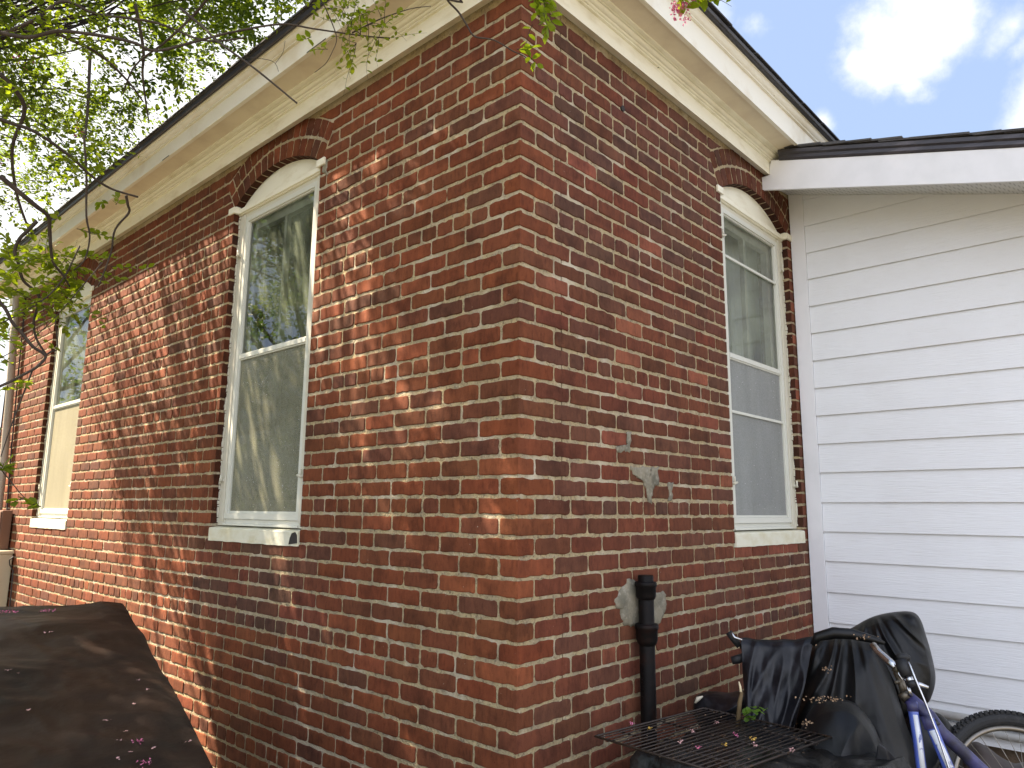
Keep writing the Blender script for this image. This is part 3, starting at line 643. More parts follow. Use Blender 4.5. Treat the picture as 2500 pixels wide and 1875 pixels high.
while y > YF+.2:
    l_ = R.uniform(.12, .16); o_ = R.uniform(.012, .03); zz = ftop(y)+.0665+R.uniform(0, .003); th = R.uniform(.006, .012); y2 = y-l_-.12
    lift = R.uniform(0, .012)
    r_.hexa([(XR-o_, y, zz), (XR+.3, y, zz), (XR+.3, y2, zz-(y-y2)*.2755+.006), (XR-o_, y2, zz-(y-y2)*.2755+.006+lift)]+[(XR-o_, y, zz+th), (XR+.3, y, zz+th), (XR+.3, y2, zz-(y-y2)*.2755+.006+th), (XR-o_, y2, zz-(y-y2)*.2755+.006+th+lift)]); y -= l_
r_.build('roof', M['shingle'], add)
# conduits along the siding's foot
for i, (z_, ys) in enumerate(((.578, -.55), (.528, -.60))):
    m = MB(); m.tube([(2.565, ys, z_+.004), (2.565, -2, z_-.004), (2.565, -4.4, z_-.01)], .021, 12)
    tag(m.build('conduit_pipe', M['whitepvc'], smooth=True), ['upper white plastic conduit running along the foot of the siding', 'lower white plastic conduit running along the foot of the siding'][i], 'pipe', 'white conduits at the foot of the siding')

# ================================================================== THINGS ON THE WALLS
vp = empty('vent_pipe', (0, 0, 0), 'black cast iron vent pipe with two hubs standing against the brick wall', 'pipe')
X_, Y_ = .716, -.052
m = MB(); m.tube([(X_, Y_, .0), (X_, Y_, 1.345)], .031, 24); m.build('pipe_shaft', M['iron'], vp, smooth=True, bevel=.002)
def lathe(prof, x, y, n=28):
    mb = MB(); vs = [(x+r*math.cos(2*math.pi*j/n), y+r*math.sin(2*math.pi*j/n), z) for r, z in prof for j in range(n)]; k = len(prof)
    return mb.add(vs, [(i*n+j, i*n+(j+1) % n, (i+1)*n+(j+1) % n, (i+1)*n+j) for i in range(k-1) for j in range(n)])
lathe([(.0312, 1.320), (.041, 1.320), (.044, 1.315), (.044, 1.303), (.040, 1.299), (.040, 1.264), (.036, 1.255), (.0312, 1.250)], X_, Y_).build('pipe_hub', M['iron'], vp, smooth=True)
lathe([(.0312, 1.157), (.043, 1.157), (.047, 1.152), (.047, 1.139), (.043, 1.133), (.043, 1.098), (.038, 1.083), (.0312, 1.074)], X_, Y_).build('pipe_hub', M['iron'], vp, smooth=True)
# raised foundry letters down the shaft
def text_mesh(txt, size, depth, font_mat, origin, right, up, name, parent, wrap=None):
    cu = bpy.data.curves.new('t', 'FONT'); cu.body = txt; cu.size = size; cu.extrude = depth; cu.align_x = 'LEFT'
    to = bpy.data.objects.new('t', cu); COL.objects.link(to)
    dg = bpy.context.evaluated_depsgraph_get(); me = bpy.data.meshes.new_from_object(to.evaluated_get(dg)); bpy.data.objects.remove(to)
    right = np.array(right, float); up = np.array(up, float); nn = np.cross(right, up)
    for v in me.vertices:
        x, y_, z_ = v.co; p = np.array(origin)+right*x+up*y_+nn*z_
        v.co = wrap(x, y_, z_) if wrap else p
    me.materials.clear(); me.materials.append(font_mat)
    o = bpy.data.objects.new(name, me); COL.objects.link(o); o.parent = parent; return o
vd = np.array([CAM[0]-X_, CAM[1]-Y_]); va = math.atan2(vd[1], vd[0])-.45
def wrapfn(x, y_, z_):
    a = va-(y_)/.031; r = .031+.0010+z_; return Vector((X_+r*math.cos(a), Y_+r*math.sin(a), 1.01-x))
text_mesh('RIPOUTEN', .027, .0012, M['iron'], (0, 0, 0), (0, 0, -1), (1, 0, 0), 'raised_lettering', vp, wrapfn)

dp = MB(); dp.tube([(-.07, 6.60, 3.70), (-.07, 6.53, 3.2), (-.06, 6.44, 2.6), (-.055, 6.38, 1.95), (-.055, 6.35, .1)], .034, 12)
tag(dp.build('downpipe', M['pipe_grey'], smooth=True), 'tan downpipe running down the far end of the sunlit brick wall', 'downpipe')
for i, (pts, lab) in enumerate((([(-.012, 6.52, 3.63), (-.012, 6.45, 2.8), (-.012, 6.34, 1.97), (-.02, 6.20, 1.4), (-.02, 6.15, .1)], 'black cable hanging down the brick beside the far arched window'),
                 ([(-.015, 6.85, 3.6), (-.02, 6.80, 3.0), (-.03, 6.74, 2.2), (-.03, 6.70, .5)], 'thin black cable running down the house corner behind the tan downpipe'))):
    m = MB(); m.tube(pts, .006, 6); tag(m.build('cable', M['cable'], smooth=True), lab, 'cable', 'cables on the sunlit wall')
m = MB(); m.tube([(-.012, 5.79, .55), (-.014, 5.80, .77), (-.014, 5.825, 1.05), (-.04, 5.845, 1.10), (-.05, 5.83, 1.14), (-.03, 5.80, 1.17)], .005, 6)
tag(m.build('wire_stub', M['cable'], smooth=True), 'short grey wire with a hooked end sticking up against the lower sunlit brick', 'wire')
mb_ = empty('meter_box', (0, 0, 0), 'brown metal meter box on the brick wall at the left edge of the photo', 'meter box')
m = MB(); m.box(-.09, -.012, 6.06, 6.34, 1.22, 1.56); m.build('box_body', M['boxbrown'], mb_, bevel=.006)
m = MB(); m.box(-.100, -.0905, 6.07, 6.33, 1.23, 1.55); m.build('box_cover', M['boxbrown'], mb_, bevel=.004)
mb_ = empty('utility_box', (0, 0, 0), 'tan utility box with a lid fixed below the brown meter box', 'utility box')
m = MB(); m.box(-.11, -.012, 5.90, 6.28, .60, 1.19); m.build('box_body', M['boxtan'], mb_, bevel=.006)
m = MB(); m.box(-.12, -.010, 5.88, 6.30, 1.1905, 1.215); m.build('box_lid', M['boxtan'], mb_, bevel=.004)
m = MB(); m.tube([(.692, -.004, 3.402), (.692, .02, 3.402)], .014, 10); m.build('wall_hole', M['dark'], house)
for (u_, z_) in ((.35, 3.71), (.92, 3.705)):
    m = MB(); m.box(u_, u_+.004, -.060, -.05, z_-.010, z_+.004); m.build('old_hook', M['dark'], house)
for (yy, zz, ww) in ((2.7, 0, .10), (1.0, 0, .16)):
    m = MB(); m.box(-FN-.0208, -FN-.0203, yy, yy+ww, SOF-.0119, SOF-.006); m.build('peeled_patch', M['dark'], house)

# ================================================================== COVERED THINGS
def bag(name, pts, bulge, material, parent=None, fold=.012, ff=(9, 2.2), seed=0, nr=60, sub=16, back=.8, droop=0, radial=None):
    """closed cushion-like body whose rim follows the 3-D points; folds run downwards"""
    P = [np.array(p, float) for p in pts]; rim = []
    k = len(P)
    for i in range(k):
        p0, p1, p2, p3 = P[i-1], P[i], P[(i+1) % k], P[(i+2) % k]
        for t in np.linspace(0, 1, sub, endpoint=False):
            rim.append(.5*((2*p1)+(-p0+p2)*t+(2*p0-5*p1+4*p2-p3)*t*t+(-p0+3*p1-3*p2+p3)*t**3))
    rim = np.array(rim); c = rim.mean(0); nn = CAM-c; nn[2] *= .2; nn /= np.linalg.norm(nn)
    side = np.cross(nn, [0, 0, 1.]); side /= np.linalg.norm(side)
    m = len(rim); V = []
    def disp(p, s_):
        u = np.dot(p-c, side); v = p[2]-c[2]
        if radial is not None:
            dx, dy = u-radial[0], v-radial[1]; ang = math.atan2(dx, -dy+1e-6); rr = math.hypot(dx, dy)
            a = abs(noise.noise(Vector((ang*ff[0]*.45, rr*ff[1], seed+s_)))); b = .6*noise.noise(Vector((ang*ff[0], rr*ff[1]*1.6, seed+9+s_)))+1.2*(.3-abs(noise.noise(Vector((u*7+v*4, v*6-u*3, seed+5)))))
        else:
            a = abs(noise.noise(Vector((u*ff[0]+v*1.2, v*ff[1], seed+s_)))); b = .6*noise.noise(Vector((u*ff[0]*2.3, v*ff[1]*2, seed+9+s_)))+1.2*(.3-abs(noise.noise(Vector((u*9+v*5, v*8-u*4, seed+5)))))
        return fold*((1-2.2*a)+.35*b)
    rads = [math.sin(math.pi/2*(i+1)/nr) for i in range(nr)]
    for sgn in (1, -back):
        V.append(c+nn*bulge*sgn+nn*disp(c, sgn)*sgn)
        for r in rads:
            hgt = bulge*math.sqrt(max(0, 1-r*r))
            for q in rim:
                p = c+(q-c)*r; d = disp(p, sgn); env = min(1, (1-r)*6+.12)
                V.append(p+nn*sgn*(hgt+d*env)+(np.array([0, 0, 0])))
    F = []; off = 1+nr*m
    for s_ in (0, 1):
        o = s_*off
        for j in range(m):
            a, b = o+1+j, o+1+(j+1) % m; F.append((o, a, b) if s_ == 0 else (o, b, a))
        for i in range(nr-1):
            for j in range(m):
                a = o+1+i*m+j; b = o+1+i*m+(j+1) % m; F.append((a, a+m, b+m, b) if s_ == 0 else (a, b, b+m, a+m))
    for j in range(m):
        a = 1+(nr-1)*m+j; b = 1+(nr-1)*m+(j+1) % m; F.append((a, a+off, b+off, b))
    mb = MB(); mb.add(V, F); return mb.build(name, material, parent, smooth=True)
def px(l, D): return [at(x, y, D if len(q) == 0 else q[0]) for (x, y, *q) in l]

# brown cover at the left: draped box with sloping front
cv = MB(); nu, nv = 130, 150; vs = []
def cov(u, v):
    # v 0..1 : back top edge -> rounded crease -> sloping front down to the ground ; u 0..1 left -> right
    bl, br = np.array([-2.1, 2.75, 1.15]), np.array([-.505, 2.03, 1.152])
    fl, frr = np.array([-2.2, 1.80, 1.145]), np.array([-.575, 1.66, 1.112])
    gl, gr = np.array([-2.2, -.25, .80]), np.array([-.95, -.15, .812])
    hl, hr = np.array([-2.2, -.7, .05]), np.array([-1.05, -.6, .05])
    if v < .2: t = v/.2; a, b = bl*(1-t)+fl*t, br*(1-t)+frr*t
    elif v < .8: t = (v-.2)/.6; a, b = fl*(1-t)+gl*t, frr*(1-t)+gr*t
    else: t = (v-.8)/.2; a, b = gl*(1-t)+hl*t, gr*(1-t)+hr*t
    p = a*(1-u)+b*u
    p = p+np.array([0, 0, .018*nz(p[0]*3, p[1]*3, 2)+.014*(.5-abs(nz(p[0]*5+p[1]*2, p[1]*4, 5)))+.006*(.5-abs(nz(p[0]*14, p[1]*10+p[0]*6, 8)))])
    e_ = max(0, (u-.94)/.06); p[2] -= .012*e_*e_
    return p
for j in range(nv+1):
    for i in range(nu+1): vs.append(cov(i/nu, j/nv))
fs = [(j*(nu+1)+i, (j+1)*(nu+1)+i, (j+1)*(nu+1)+i+1, j*(nu+1)+i+1) for j in range(nv) for i in range(nu)]
cv.add(vs, fs)
# side skirt on the right and the back skirt
sv = []
for j in range(nv+1):
    p = cov(1, j/nv)
    for k_ in range(7):
        t = k_/6; dz = (p[2]-.05)*t; o_ = .035*math.sin(min(1, t*3)*math.pi/2)+.02*t*math.sin(j*.55)
        sv.append(p+np.array([o_*1.0, o_*.3, -dz]))
cv.add(sv, [(j*7+k_, (j+1)*7+k_, (j+1)*7+k_+1, j*7+k_+1) for j in range(nv) for k_ in range(6)])
bvv = []
for i in range(nu+1):
    p = cov(i/nu, 0)
    for k_ in range(5): t = k_/4; bvv.append(p+np.array([0, .03*t, -(p[2]-.05)*t]))
cv.add(bvv, [(i*5+k_, (i+1)*5+k_, (i+1)*5+k_+1, i*5+k_+1) for i in range(nu) for k_ in range(4)])
tag(cv.build('furniture_cover', M['browncover'], smooth=True), 'large dark brown vinyl cover sprinkled with petals, sloping toward the camera at left', 'cover')

# box under the wire rack, wrapped in crumpled black sheet
RZ = .87
rA, rB, rC = np.array([.184, -.182, RZ]), np.array([.754, -.271, RZ]), np.array([.72, -.749, RZ])
ex = (rB-rA); ey = (rC-rB)
pb = MB(); n1 = 44; vs = []
bc = (rA+rC)/2+np.array([.10, -.14, 0]); e1 = ex/np.linalg.norm(ex); e2 = ey/np.linalg.norm(ey)
def boxsurf(i, j):
    a = i/n1*2-1; b = j/n1*2-1; r_ = max(abs(a), abs(b)); tt = .62
    def m_(q): return max(-1, min(1, q/tt))
    x, y_ = m_(a)*.29, m_(b)*.31; dz = 0
    if r_ > tt: dz = (r_-tt)/(1-tt)
    fl = .06*dz
    p = bc+e1*(x+np.sign(a)*fl*(abs(a) > tt))+e2*(y_+np.sign(b)*fl*(abs(b) > tt))+np.array([0, 0, -.035-dz*.80])
    q = abs(noise.noise(Vector((p[0]*7, p[1]*7, p[2]*7))))*.035+.010*noise.noise(Vector((p[0]*22, p[1]*22, p[2]*22)))
    out = (e1*a+e2*b); out = out/(np.linalg.norm(out)+1e-6)
    return p-(np.array([0, 0, 1.])*(1-min(1, dz*3))+out*min(1, dz*3))*q
vs = [boxsurf(i, j) for j in range(n1+1) for i in range(n1+1)]
pb.add(vs, [(j*(n1+1)+i, j*(n1+1)+i+1, (j+1)*(n1+1)+i+1, (j+1)*(n1+1)+i) for j in range(n1) for i in range(n1)])
tag(pb.build('wrapped_box', M['plastic_bag'], smooth=True), 'box wrapped in crumpled black plastic sheet under the wire rack', 'box')
rk = empty('wire_rack', (0, 0, 0), 'rusty black wire oven rack lying on the black wrapped box, strewn with fallen petals', 'rack')
m = MB(); rD = rA+(rC-rB)
m.tube([rA, rB, rC, rD, rA], .0038, 8); m.build('rack_frame', M['rack'], rk, smooth=True)
for t in (.20, .56, .86):
    m = MB(); a = rA*(1-t)+rB*t; b = rD*(1-t)+rC*t; m.tube([a+(0, 0, -.005), b+(0, 0, -.005)], .0032, 8); m.build('cross_bar', M['rack'], rk, smooth=True)
for i in range(1, 21):
    t = i/21; m = MB(); a = rA*(1-t)+rD*t; b = rB*(1-t)+rC*t; m.tube([a+(0, 0, .0015), (a+b)/2+(0, 0, .0015+R.uniform(-.001, .001)), b+(0, 0, .0015)], .0024, 6); m.build('rack_wire', M['rack'], rk, smooth=True)

# hanging sheet behind the rack with the grips of a hidden handlebar
hs_ = MB(); nu, nv = 90, 46
TL, TR, BL_, BR_ = at(1808, 1560, 3.22), at(1988, 1558, 3.22), at(1826, 1790, 3.14), at(1935, 1800, 3.12)
nn = CAM-TL; nn[2] = 0; nn /= np.linalg.norm(nn); vs = []
for j in range(nv+1):
    t = j/nv
    for i in range(nu+1):
        u = i/nu; a = TL*(1-t)+BL_*t; b = TR*(1-t)+BR_*t; p = a*(1-u)+b*u
        amp = .008+.026*min(1, t*2.2)
        q = abs(noise.noise(Vector((u*3.6+t*.9, t*1.3, 3.1))))*2-.5+.30*noise.noise(Vector((u*8, t*3, 8)))
        p = p-nn*amp*q+np.array([0, 0, -.010*math.sin(u*math.pi)*(1-t)+.012*nz(u*6, 0, 3)*(1-t)*.5])
        if t < .06: p = p-nn*.02*(1-t/.06)
        vs.append(p)
hs_.add(vs, [(j*(nu+1)+i, j*(nu+1)+i+1, (j+1)*(nu+1)+i+1, (j+1)*(nu+1)+i) for j in range(nv) for i in range(nu)])
so = hs_.build('hanging_sheet', M['vinyl'], smooth=True); md = so.modifiers.new('s', 'SOLIDIFY'); md.thickness = .003
tag(so, 'black vinyl sheet hanging in folds over a hidden handlebar beside the brick wall', 'cover')
hb = empty('hidden_handlebar', (0, 0, 0), 'handlebar with two black grips poking out left of the hanging vinyl sheet', 'handlebar')
m = MB(); m.tube([at(1779, 1543, 3.25), at(1788, 1556, 3.25), at(1806, 1578, 3.25)], [.014, .014, .013], 12); m.build('grip', M['grip'], hb, smooth=True)
m = MB(); m.tube([at(1786, 1545, 3.22), at(1793, 1556, 3.22), at(1812, 1563, 3.22)], .0045, 8); m.build('brake_lever', M['chrome'], hb, smooth=True)
m = MB(); m.tube([at(1786, 1613, 3.25), at(1800, 1610, 3.25), at(1822, 1602, 3.25)], [.015, .017, .017], 14); m.build('grip', M['grip'], hb, smooth=True)
m = MB(); m.tube([at(1806, 1578, 3.26), at(1900, 1575, 3.28), at(1960, 1590, 3.28)], .011, 10); m.tube([at(1822, 1602, 3.26), at(1900, 1610, 3.28), at(1960, 1590, 3.28), at(1990, 1760, 3.35), at(2000, 2100, 3.5)], .012, 10); m.build('bar_tube', M['oldmetal'], hb, smooth=True)

bag('bike_cover', px([(1968, 1566), (2000, 1550), (2045, 1543), (2090, 1549), (2130, 1560), (2150, 1590), (2180, 1665), (2210, 1760), (2240, 1860), (2250, 2050), (1990, 2060), (1955, 1900), (1930, 1790), (1935, 1720), (1948, 1650)], 3.34), .14, M['vinylwet'], fold=.034, ff=(11, 1.6), seed=3, radial=(-.02, .42))
tag(bpy.data.objects['bike_cover'], 'black fabric cover draped in long folds directly left of the blue bicycle', 'cover', 'black covers over the bicycles')
o = bag('bike_cover', px([(2052, 1552), (2085, 1530), (2125, 1508), (2170, 1496), (2222, 1493), (2246, 1510), (2262, 1555), (2276, 1605), (2284, 1655), (2276, 1695), (2258, 1722), (2200, 1760), (2130, 1700), (2080, 1620)], 3.52), .11, M['vinylwet'], fold=.026, ff=(9, 3), seed=11, radial=(.1, .25))
tag(o, 'tall black fabric hood standing highest of the covers against the white siding', 'cover', 'black covers over the bicycles')
m = MB(); pts = px([(1984, 1575), (1995, 1555), (2035, 1545), (2080, 1548), (2135, 1562), (2160, 1571)], 3.14); m.tube(pts, [.010, .018, .022, .020, .014, .006], 10)
m.build('cover_hem', M['vinylwet'], bpy.data.objects['bike_cover'], smooth=True)
o = bag('bike_cover', px([(1946, 1820), (1960, 1765), (1990, 1722), (2035, 1708), (2085, 1716), (2125, 1760), (2150, 1810), (2180, 1880), (2190, 2050), (1960, 2060), (1938, 1900)], 3.02), .13, M['vinylwet'], fold=.028, ff=(8, 3.5), seed=21)
tag(o, 'low black fabric lump right of the wire rack with dried petals on top', 'cover', 'black covers over the bicycles')
o = bag('bike_cover', px([(2210, 1745), (2262, 1738), (2292, 1742), (2318, 1765), (2338, 1800), (2350, 1860), (2345, 2050), (2200, 2060)], 3.45), .07, M['vinylwet'], fold=.018, ff=(8, 3), seed=31)
tag(o, 'narrow black cover visible between the blue bike frame and the front wheel', 'cover', 'black covers over the bicycles')
o = bag('tarp', px([(2345, 1850), (2375, 1812), (2410, 1825), (2445, 1850), (2480, 1866), (2540, 1880), (2600, 2050), (2340, 2050)], 3.62), .08, M['browntarp'], fold=.03, ff=(9, 4), seed=41)
tag(o, 'greyish brown tarp bunched up behind the bicycle wheel', 'tarp')
# black seat-like roll behind the rack
st = empty('torn_seat', (0, 0, 0), 'torn black vinyl seat lying behind the wire rack against the brick wall', 'seat')
bag('seat_pad', px([(1693, 1716), (1704, 1697), (1730, 1689), (1780, 1692), (1825, 1686), (1846, 1700), (1842, 1722), (1812, 1745), (1790, 1790), (1720, 1780), (1696, 1750)], 3.28), .09, M['vinyl'], st, fold=.03, ff=(6, 9), seed=51)
m = MB(); m.tube(px([(1836, 1690), (1846, 1699), (1845, 1712), (1836, 1722)], 3.20), [.004, .008, .007, .003], 8); m.build('exposed_foam', M['foam'], st, smooth=True)
m = MB(); m.tube(px([(1697, 1716), (1704, 1706), (1716, 1700)], 3.22), [.004, .009, .003], 8); m.build('exposed_foam', M['foam'], st, smooth=True)
# grey-black plastic shoe-like block at the bottom edge
bk = empty('plastic_casing', (0, 0, 0), 'dusty black plastic casing at the bottom edge of the photo, left of the bicycle', 'casing')
a = px([(2102, 1862), (2140, 1806), (2163, 1822), (2175, 1890)], 2.86); b = [p+np.array([.10, -.02, -.03]) for p in px([(2060, 1905), (2120, 1850), (2158, 1850), (2168, 1925)], 2.80)]
m = MB(); m.hexa([b[0], b[3], a[3]+(0, 0, -.2), a[0]+(0, 0, -.2), b[1], b[2], a[2], a[1]]); m.build('casing_shell', M['vinyl'], bk, bevel=.008)
# stick and seedling in the box's corner
m = MB(); m.tube(px([(1801, 1775), (1806, 1715), (1811, 1690)], 2.98), [.0085, .008, .006], 8)
sk = m.build('garden_stake', M['wood'], smooth=True); tag(sk, 'snapped wooden stick standing upright behind the wire rack', 'stick')
m = MB(); m.tube(px([(1809, 1690), (1807, 1676), (1804, 1664)], 2.98), [.005, .004, .002], 6); m.build('broken_tip', M['woodraw'], sk, smooth=True)

# ================================================================== BLUE BICYCLE
bike = empty('bicycle', (0, 0, 0), 'upturned blue and purple bicycle with scratched paint leaning among black covers', 'bicycle')
def tb(name, pts, r, material, n=14, parent=None):
    m = MB(); m.tube([at(*p) for p in pts], r, n); return m.build(name, material, parent or bike, smooth=True)
DB = 2.85
tb('frame_tube', [(2214, 1700, DB+.01), (2240, 1722, DB+.01), (2270, 1750, DB+.01), (2282, 1768, DB+.01), (2300, 1790, DB+.02), (2345, 1830, DB+.05), (2400, 1884, DB+.1), (2440, 1925, DB+.15)], [.021, .021, .021, .021, .020, .020, .021, .021], M['purple'], 18)
f1 = tb('fork_blade', [(2227, 1714, DB-.02), (2230, 1740, DB-.02), (2240, 1800, DB-.02), (2250, 1880, DB-.02), (2256, 1930, DB-.02)], [.0150, .0150, .0145, .0145, .0145], M['blue'], 16)
tb('decal', [(2233.5, 1745, DB-.028), (2243.5, 1805, DB-.028), (2252, 1875, DB-.028)], .0090, M['decal'], 10, f1)
f2 = tb('fork_blade', [(2266, 1755, DB-.02), (2276, 1778, DB-.02), (2297, 1830, DB-.02), (2320, 1884, DB-.02), (2334, 1920, DB-.02)], [.0165, .0165, .0160, .0160, .0160], M['blue'], 16)
tb('decal', [(2276, 1783, DB-.030), (2300, 1832, DB-.030), (2319, 1875, DB-.030)], .0105, M['decal'], 10, f2)
tb('fork_sleeve', [(2225, 1712, DB-.021), (2229, 1737, DB-.021)], .0162, M['purple'], 16)
tb('fork_sleeve', [(2261, 1748, DB-.021), (2273, 1780, DB-.021)], .0180, M['purple'], 16)
tb('headset', [(2206, 1690, DB), (2210, 1697, DB), (2218, 1706, DB)], [.019, .021, .019], M['oldmetal'], 18)
tb('stem', [(2208, 1692, DB), (2202, 1672, DB), (2196, 1655, DB), (2190, 1640, DB)], [.013, .011, .012, .014], M['oldmetal'], 14)
tb('stem_bolt', [(2185, 1668, DB-.01), (2196, 1662, DB-.01)], .006, M['oldmetal'], 8)
tb('handlebar', [(2131, 1575, DB+.08), (2145, 1592, DB+.06), (2172, 1616, DB+.02), (2192, 1634, DB)], .0125, M['chrome'], 14)
tb('handlebar_clamp', [(2184, 1627, DB), (2200, 1641, DB)], .017, M['oldmetal'], 14)
gr_ = tb('grip', [(2200, 1612, DB-.05), (2206, 1630, DB-.055), (2216, 1650, DB-.06)], [.019, .021, .019], M['grip'], 16)
tb('bar_end', [(2216, 1650, DB-.06), (2226, 1668, DB-.065)], .0115, M['chrome'], 14)
tb('end_plug', [(2224, 1663, DB-.065), (2230, 1676, DB-.067)], .0165, M['grip'], 14)
tb('shifter_pod', [(2189, 1606, DB-.05), (2200, 1604, DB-.05), (2212, 1604, DB-.05), (2222, 1609, DB-.05)], [.010, .013, .013, .008], M['grip'], 12)
tb('brake_lever', [(2232, 1668, DB-.065), (2248, 1672, DB-.065), (2267, 1679, DB-.065)], [.008, .0075, .005], M['chrome'], 8)
tb('reflector_bracket', [(2216, 1676, DB-.03), (2224, 1700, DB-.02)], .006, M['chrome'], 8)
tb('brake_cable', [(2212, 1608, DB-.05), (2222, 1625, DB-.07), (2236, 1660, DB-.08), (2262, 1722, DB-.07), (2290, 1795, DB-.06), (2320, 1885, DB-.05), (2330, 1930, DB-.04)], .0032, M['chrome'], 6)
tb('cable_loop', [(2214, 1662, DB-.05), (2202, 1658, DB-.06), (2194, 1645, DB-.06), (2194, 1632, DB-.05), (2202, 1626, DB-.04)], .0028, M['chrome'], 6)
tb('cable_guide', [(2280, 1758, DB-.01), (2290, 1772, DB-.01)], .010, M['bikeblack'], 8)
wc = at(2530, 1980, 3.5)
ax1 = AR/np.linalg.norm(AR)
vv = CAM-wc; vv /= np.linalg.norm(vv); up_ = np.cross(ax1, -vv); up_ /= np.linalg.norm(up_)
tiltv = math.radians(10)
ax2 = up_*math.cos(tiltv)+(-vv)*math.sin(tiltv); ax2 -= ax1*np.dot(ax1, ax2); ax2 /= np.linalg.norm(ax2); axn = np.cross(ax1, ax2)
def ring(Rr, prof, n=120, wob=None):
    m = MB(); k = len(prof); vs = []
    for i in range(n):
        a = 2*math.pi*i/n; d = ax1*math.cos(a)+ax2*math.sin(a)
        vs += [wc+d*(Rr+r)+axn*z for r, z in prof]
    m.add(vs, [(i*k+j, ((i+1) % n)*k+j, ((i+1) % n)*k+(j+1) % k, i*k+(j+1) % k) for i in range(n) for j in range(k)]); return m
wh = ring(.305, [(.026*math.cos(a), .027*math.sin(a)) for a in np.linspace(0, 2*math.pi, 14, endpoint=False)])
for i in range(96):      # tread knobs
    for off, zz in ((0, .0), (.5, .013), (.5, -.013), (0, .023), (0, -.023)):
        a = 2*math.pi*(i+off)/96; d = ax1*math.cos(a)+ax2*math.sin(a); tg = -ax1*math.sin(a)+ax2*math.cos(a)
        rr = .305+.026*math.sqrt(max(0, 1-(zz/.030)**2))-.003; hgt = .0075; w1, w2 = .0065, .0052
        out = d*math.cos(zz*30)+axn*math.sin(zz*30)
        b0 = wc+d*rr+axn*zz; lat = np.cross(out, tg)
        wh.hexa([b0+tg*s1*w1+lat*s2*w2 for s1, s2 in ((-1, -1), (1, -1), (1, 1), (-1, 1))]+[b0+out*hgt+tg*s1*w1*.85+lat*s2*w2*.85 for s1, s2 in ((-1, -1), (1, -1), (1, 1), (-1, 1))])
whl = MB(); 
whe = wh.build('tyre', M['rubber'], bike)
ring(.276, [(.003, .012), (-.012, .010), (-.014, 0), (-.012, -.010), (.003, -.012)]).build('rim', M['rim'], whe, smooth=True)
for i in range(32):
    a = 2*math.pi*i/32; b = a+(.45 if i % 2 else -.45); d = ax1*math.cos(a)+ax2*math.sin(a); d2 = ax1*math.cos(b)+ax2*math.sin(b)
    m = MB(); m.tube([wc+d*.265, wc+d2*.02+axn*(.03 if i % 4 < 2 else -.03)], .0011, 5); m.build('spoke', M['rim'], whe)
m = MB(); m.tube([wc-axn*.045, wc+axn*.045], [.018, .018], 14); m.build('hub', M['oldmetal'], whe, smooth=True)

# ================================================================== TREES
CUR = []
def leaves_mesh(name, pts, dirs, nrm, size, material, parent, shade, ratio=.56):
    n = len(pts)
    d = dirs/(np.linalg.norm(dirs, axis=1)[:, None]+1e-9); s_ = np.cross(d, nrm); s_ /= np.linalg.norm(s_, axis=1)[:, None]+1e-9; q = np.cross(s_, d)
    L_ = size[:, None]; wd = L_*ratio*.5; fold = .18
    p0 = pts; p1 = pts+d*L_*.28+s_*wd*.85+q*wd*fold; p2 = pts+d*L_*.68+s_*wd*.88+q*wd*fold; p3 = pts+d*L_-q*L_*.08; p4 = pts+d*L_*.68-s_*wd*.88+q*wd*fold; p5 = pts+d*L_*.28-s_*wd*.85+q*wd*fold
    V = np.stack([p0, p1, p2, p3, p4, p5], 1).reshape(-1, 3).astype(np.float32)
    base = (np.arange(n)*6)[:, None]; F = np.concatenate([base+np.array([[0, 1, 2, 3]]), base+np.array([[0, 3, 4, 5]])], 1).reshape(-1)
    me = bpy.data.meshes.new(name); me.vertices.add(n*6); me.vertices.foreach_set('co', V.ravel())
    me.loops.add(len(F)); me.loops.foreach_set('vertex_index', F.astype(np.int32)); me.polygons.add(n*2); me.polygons.foreach_set('loop_start', np.arange(0, n*8, 4, dtype=np.int32)); me.polygons.foreach_set('loop_total', np.full(n*2, 4, dtype=np.int32))
    a = me.attributes.new('shade', 'FLOAT', 'POINT'); a.data.foreach_set('value', np.repeat(shade, 6).astype(np.float32))
    me.materials.append(material); me.update(); me.validate()
    o = bpy.data.objects.new(name, me); COL.objects.link(o); o.parent = parent; return o
def unit(v): return v/(np.linalg.norm(v, axis=-1)[..., None]+1e-9)
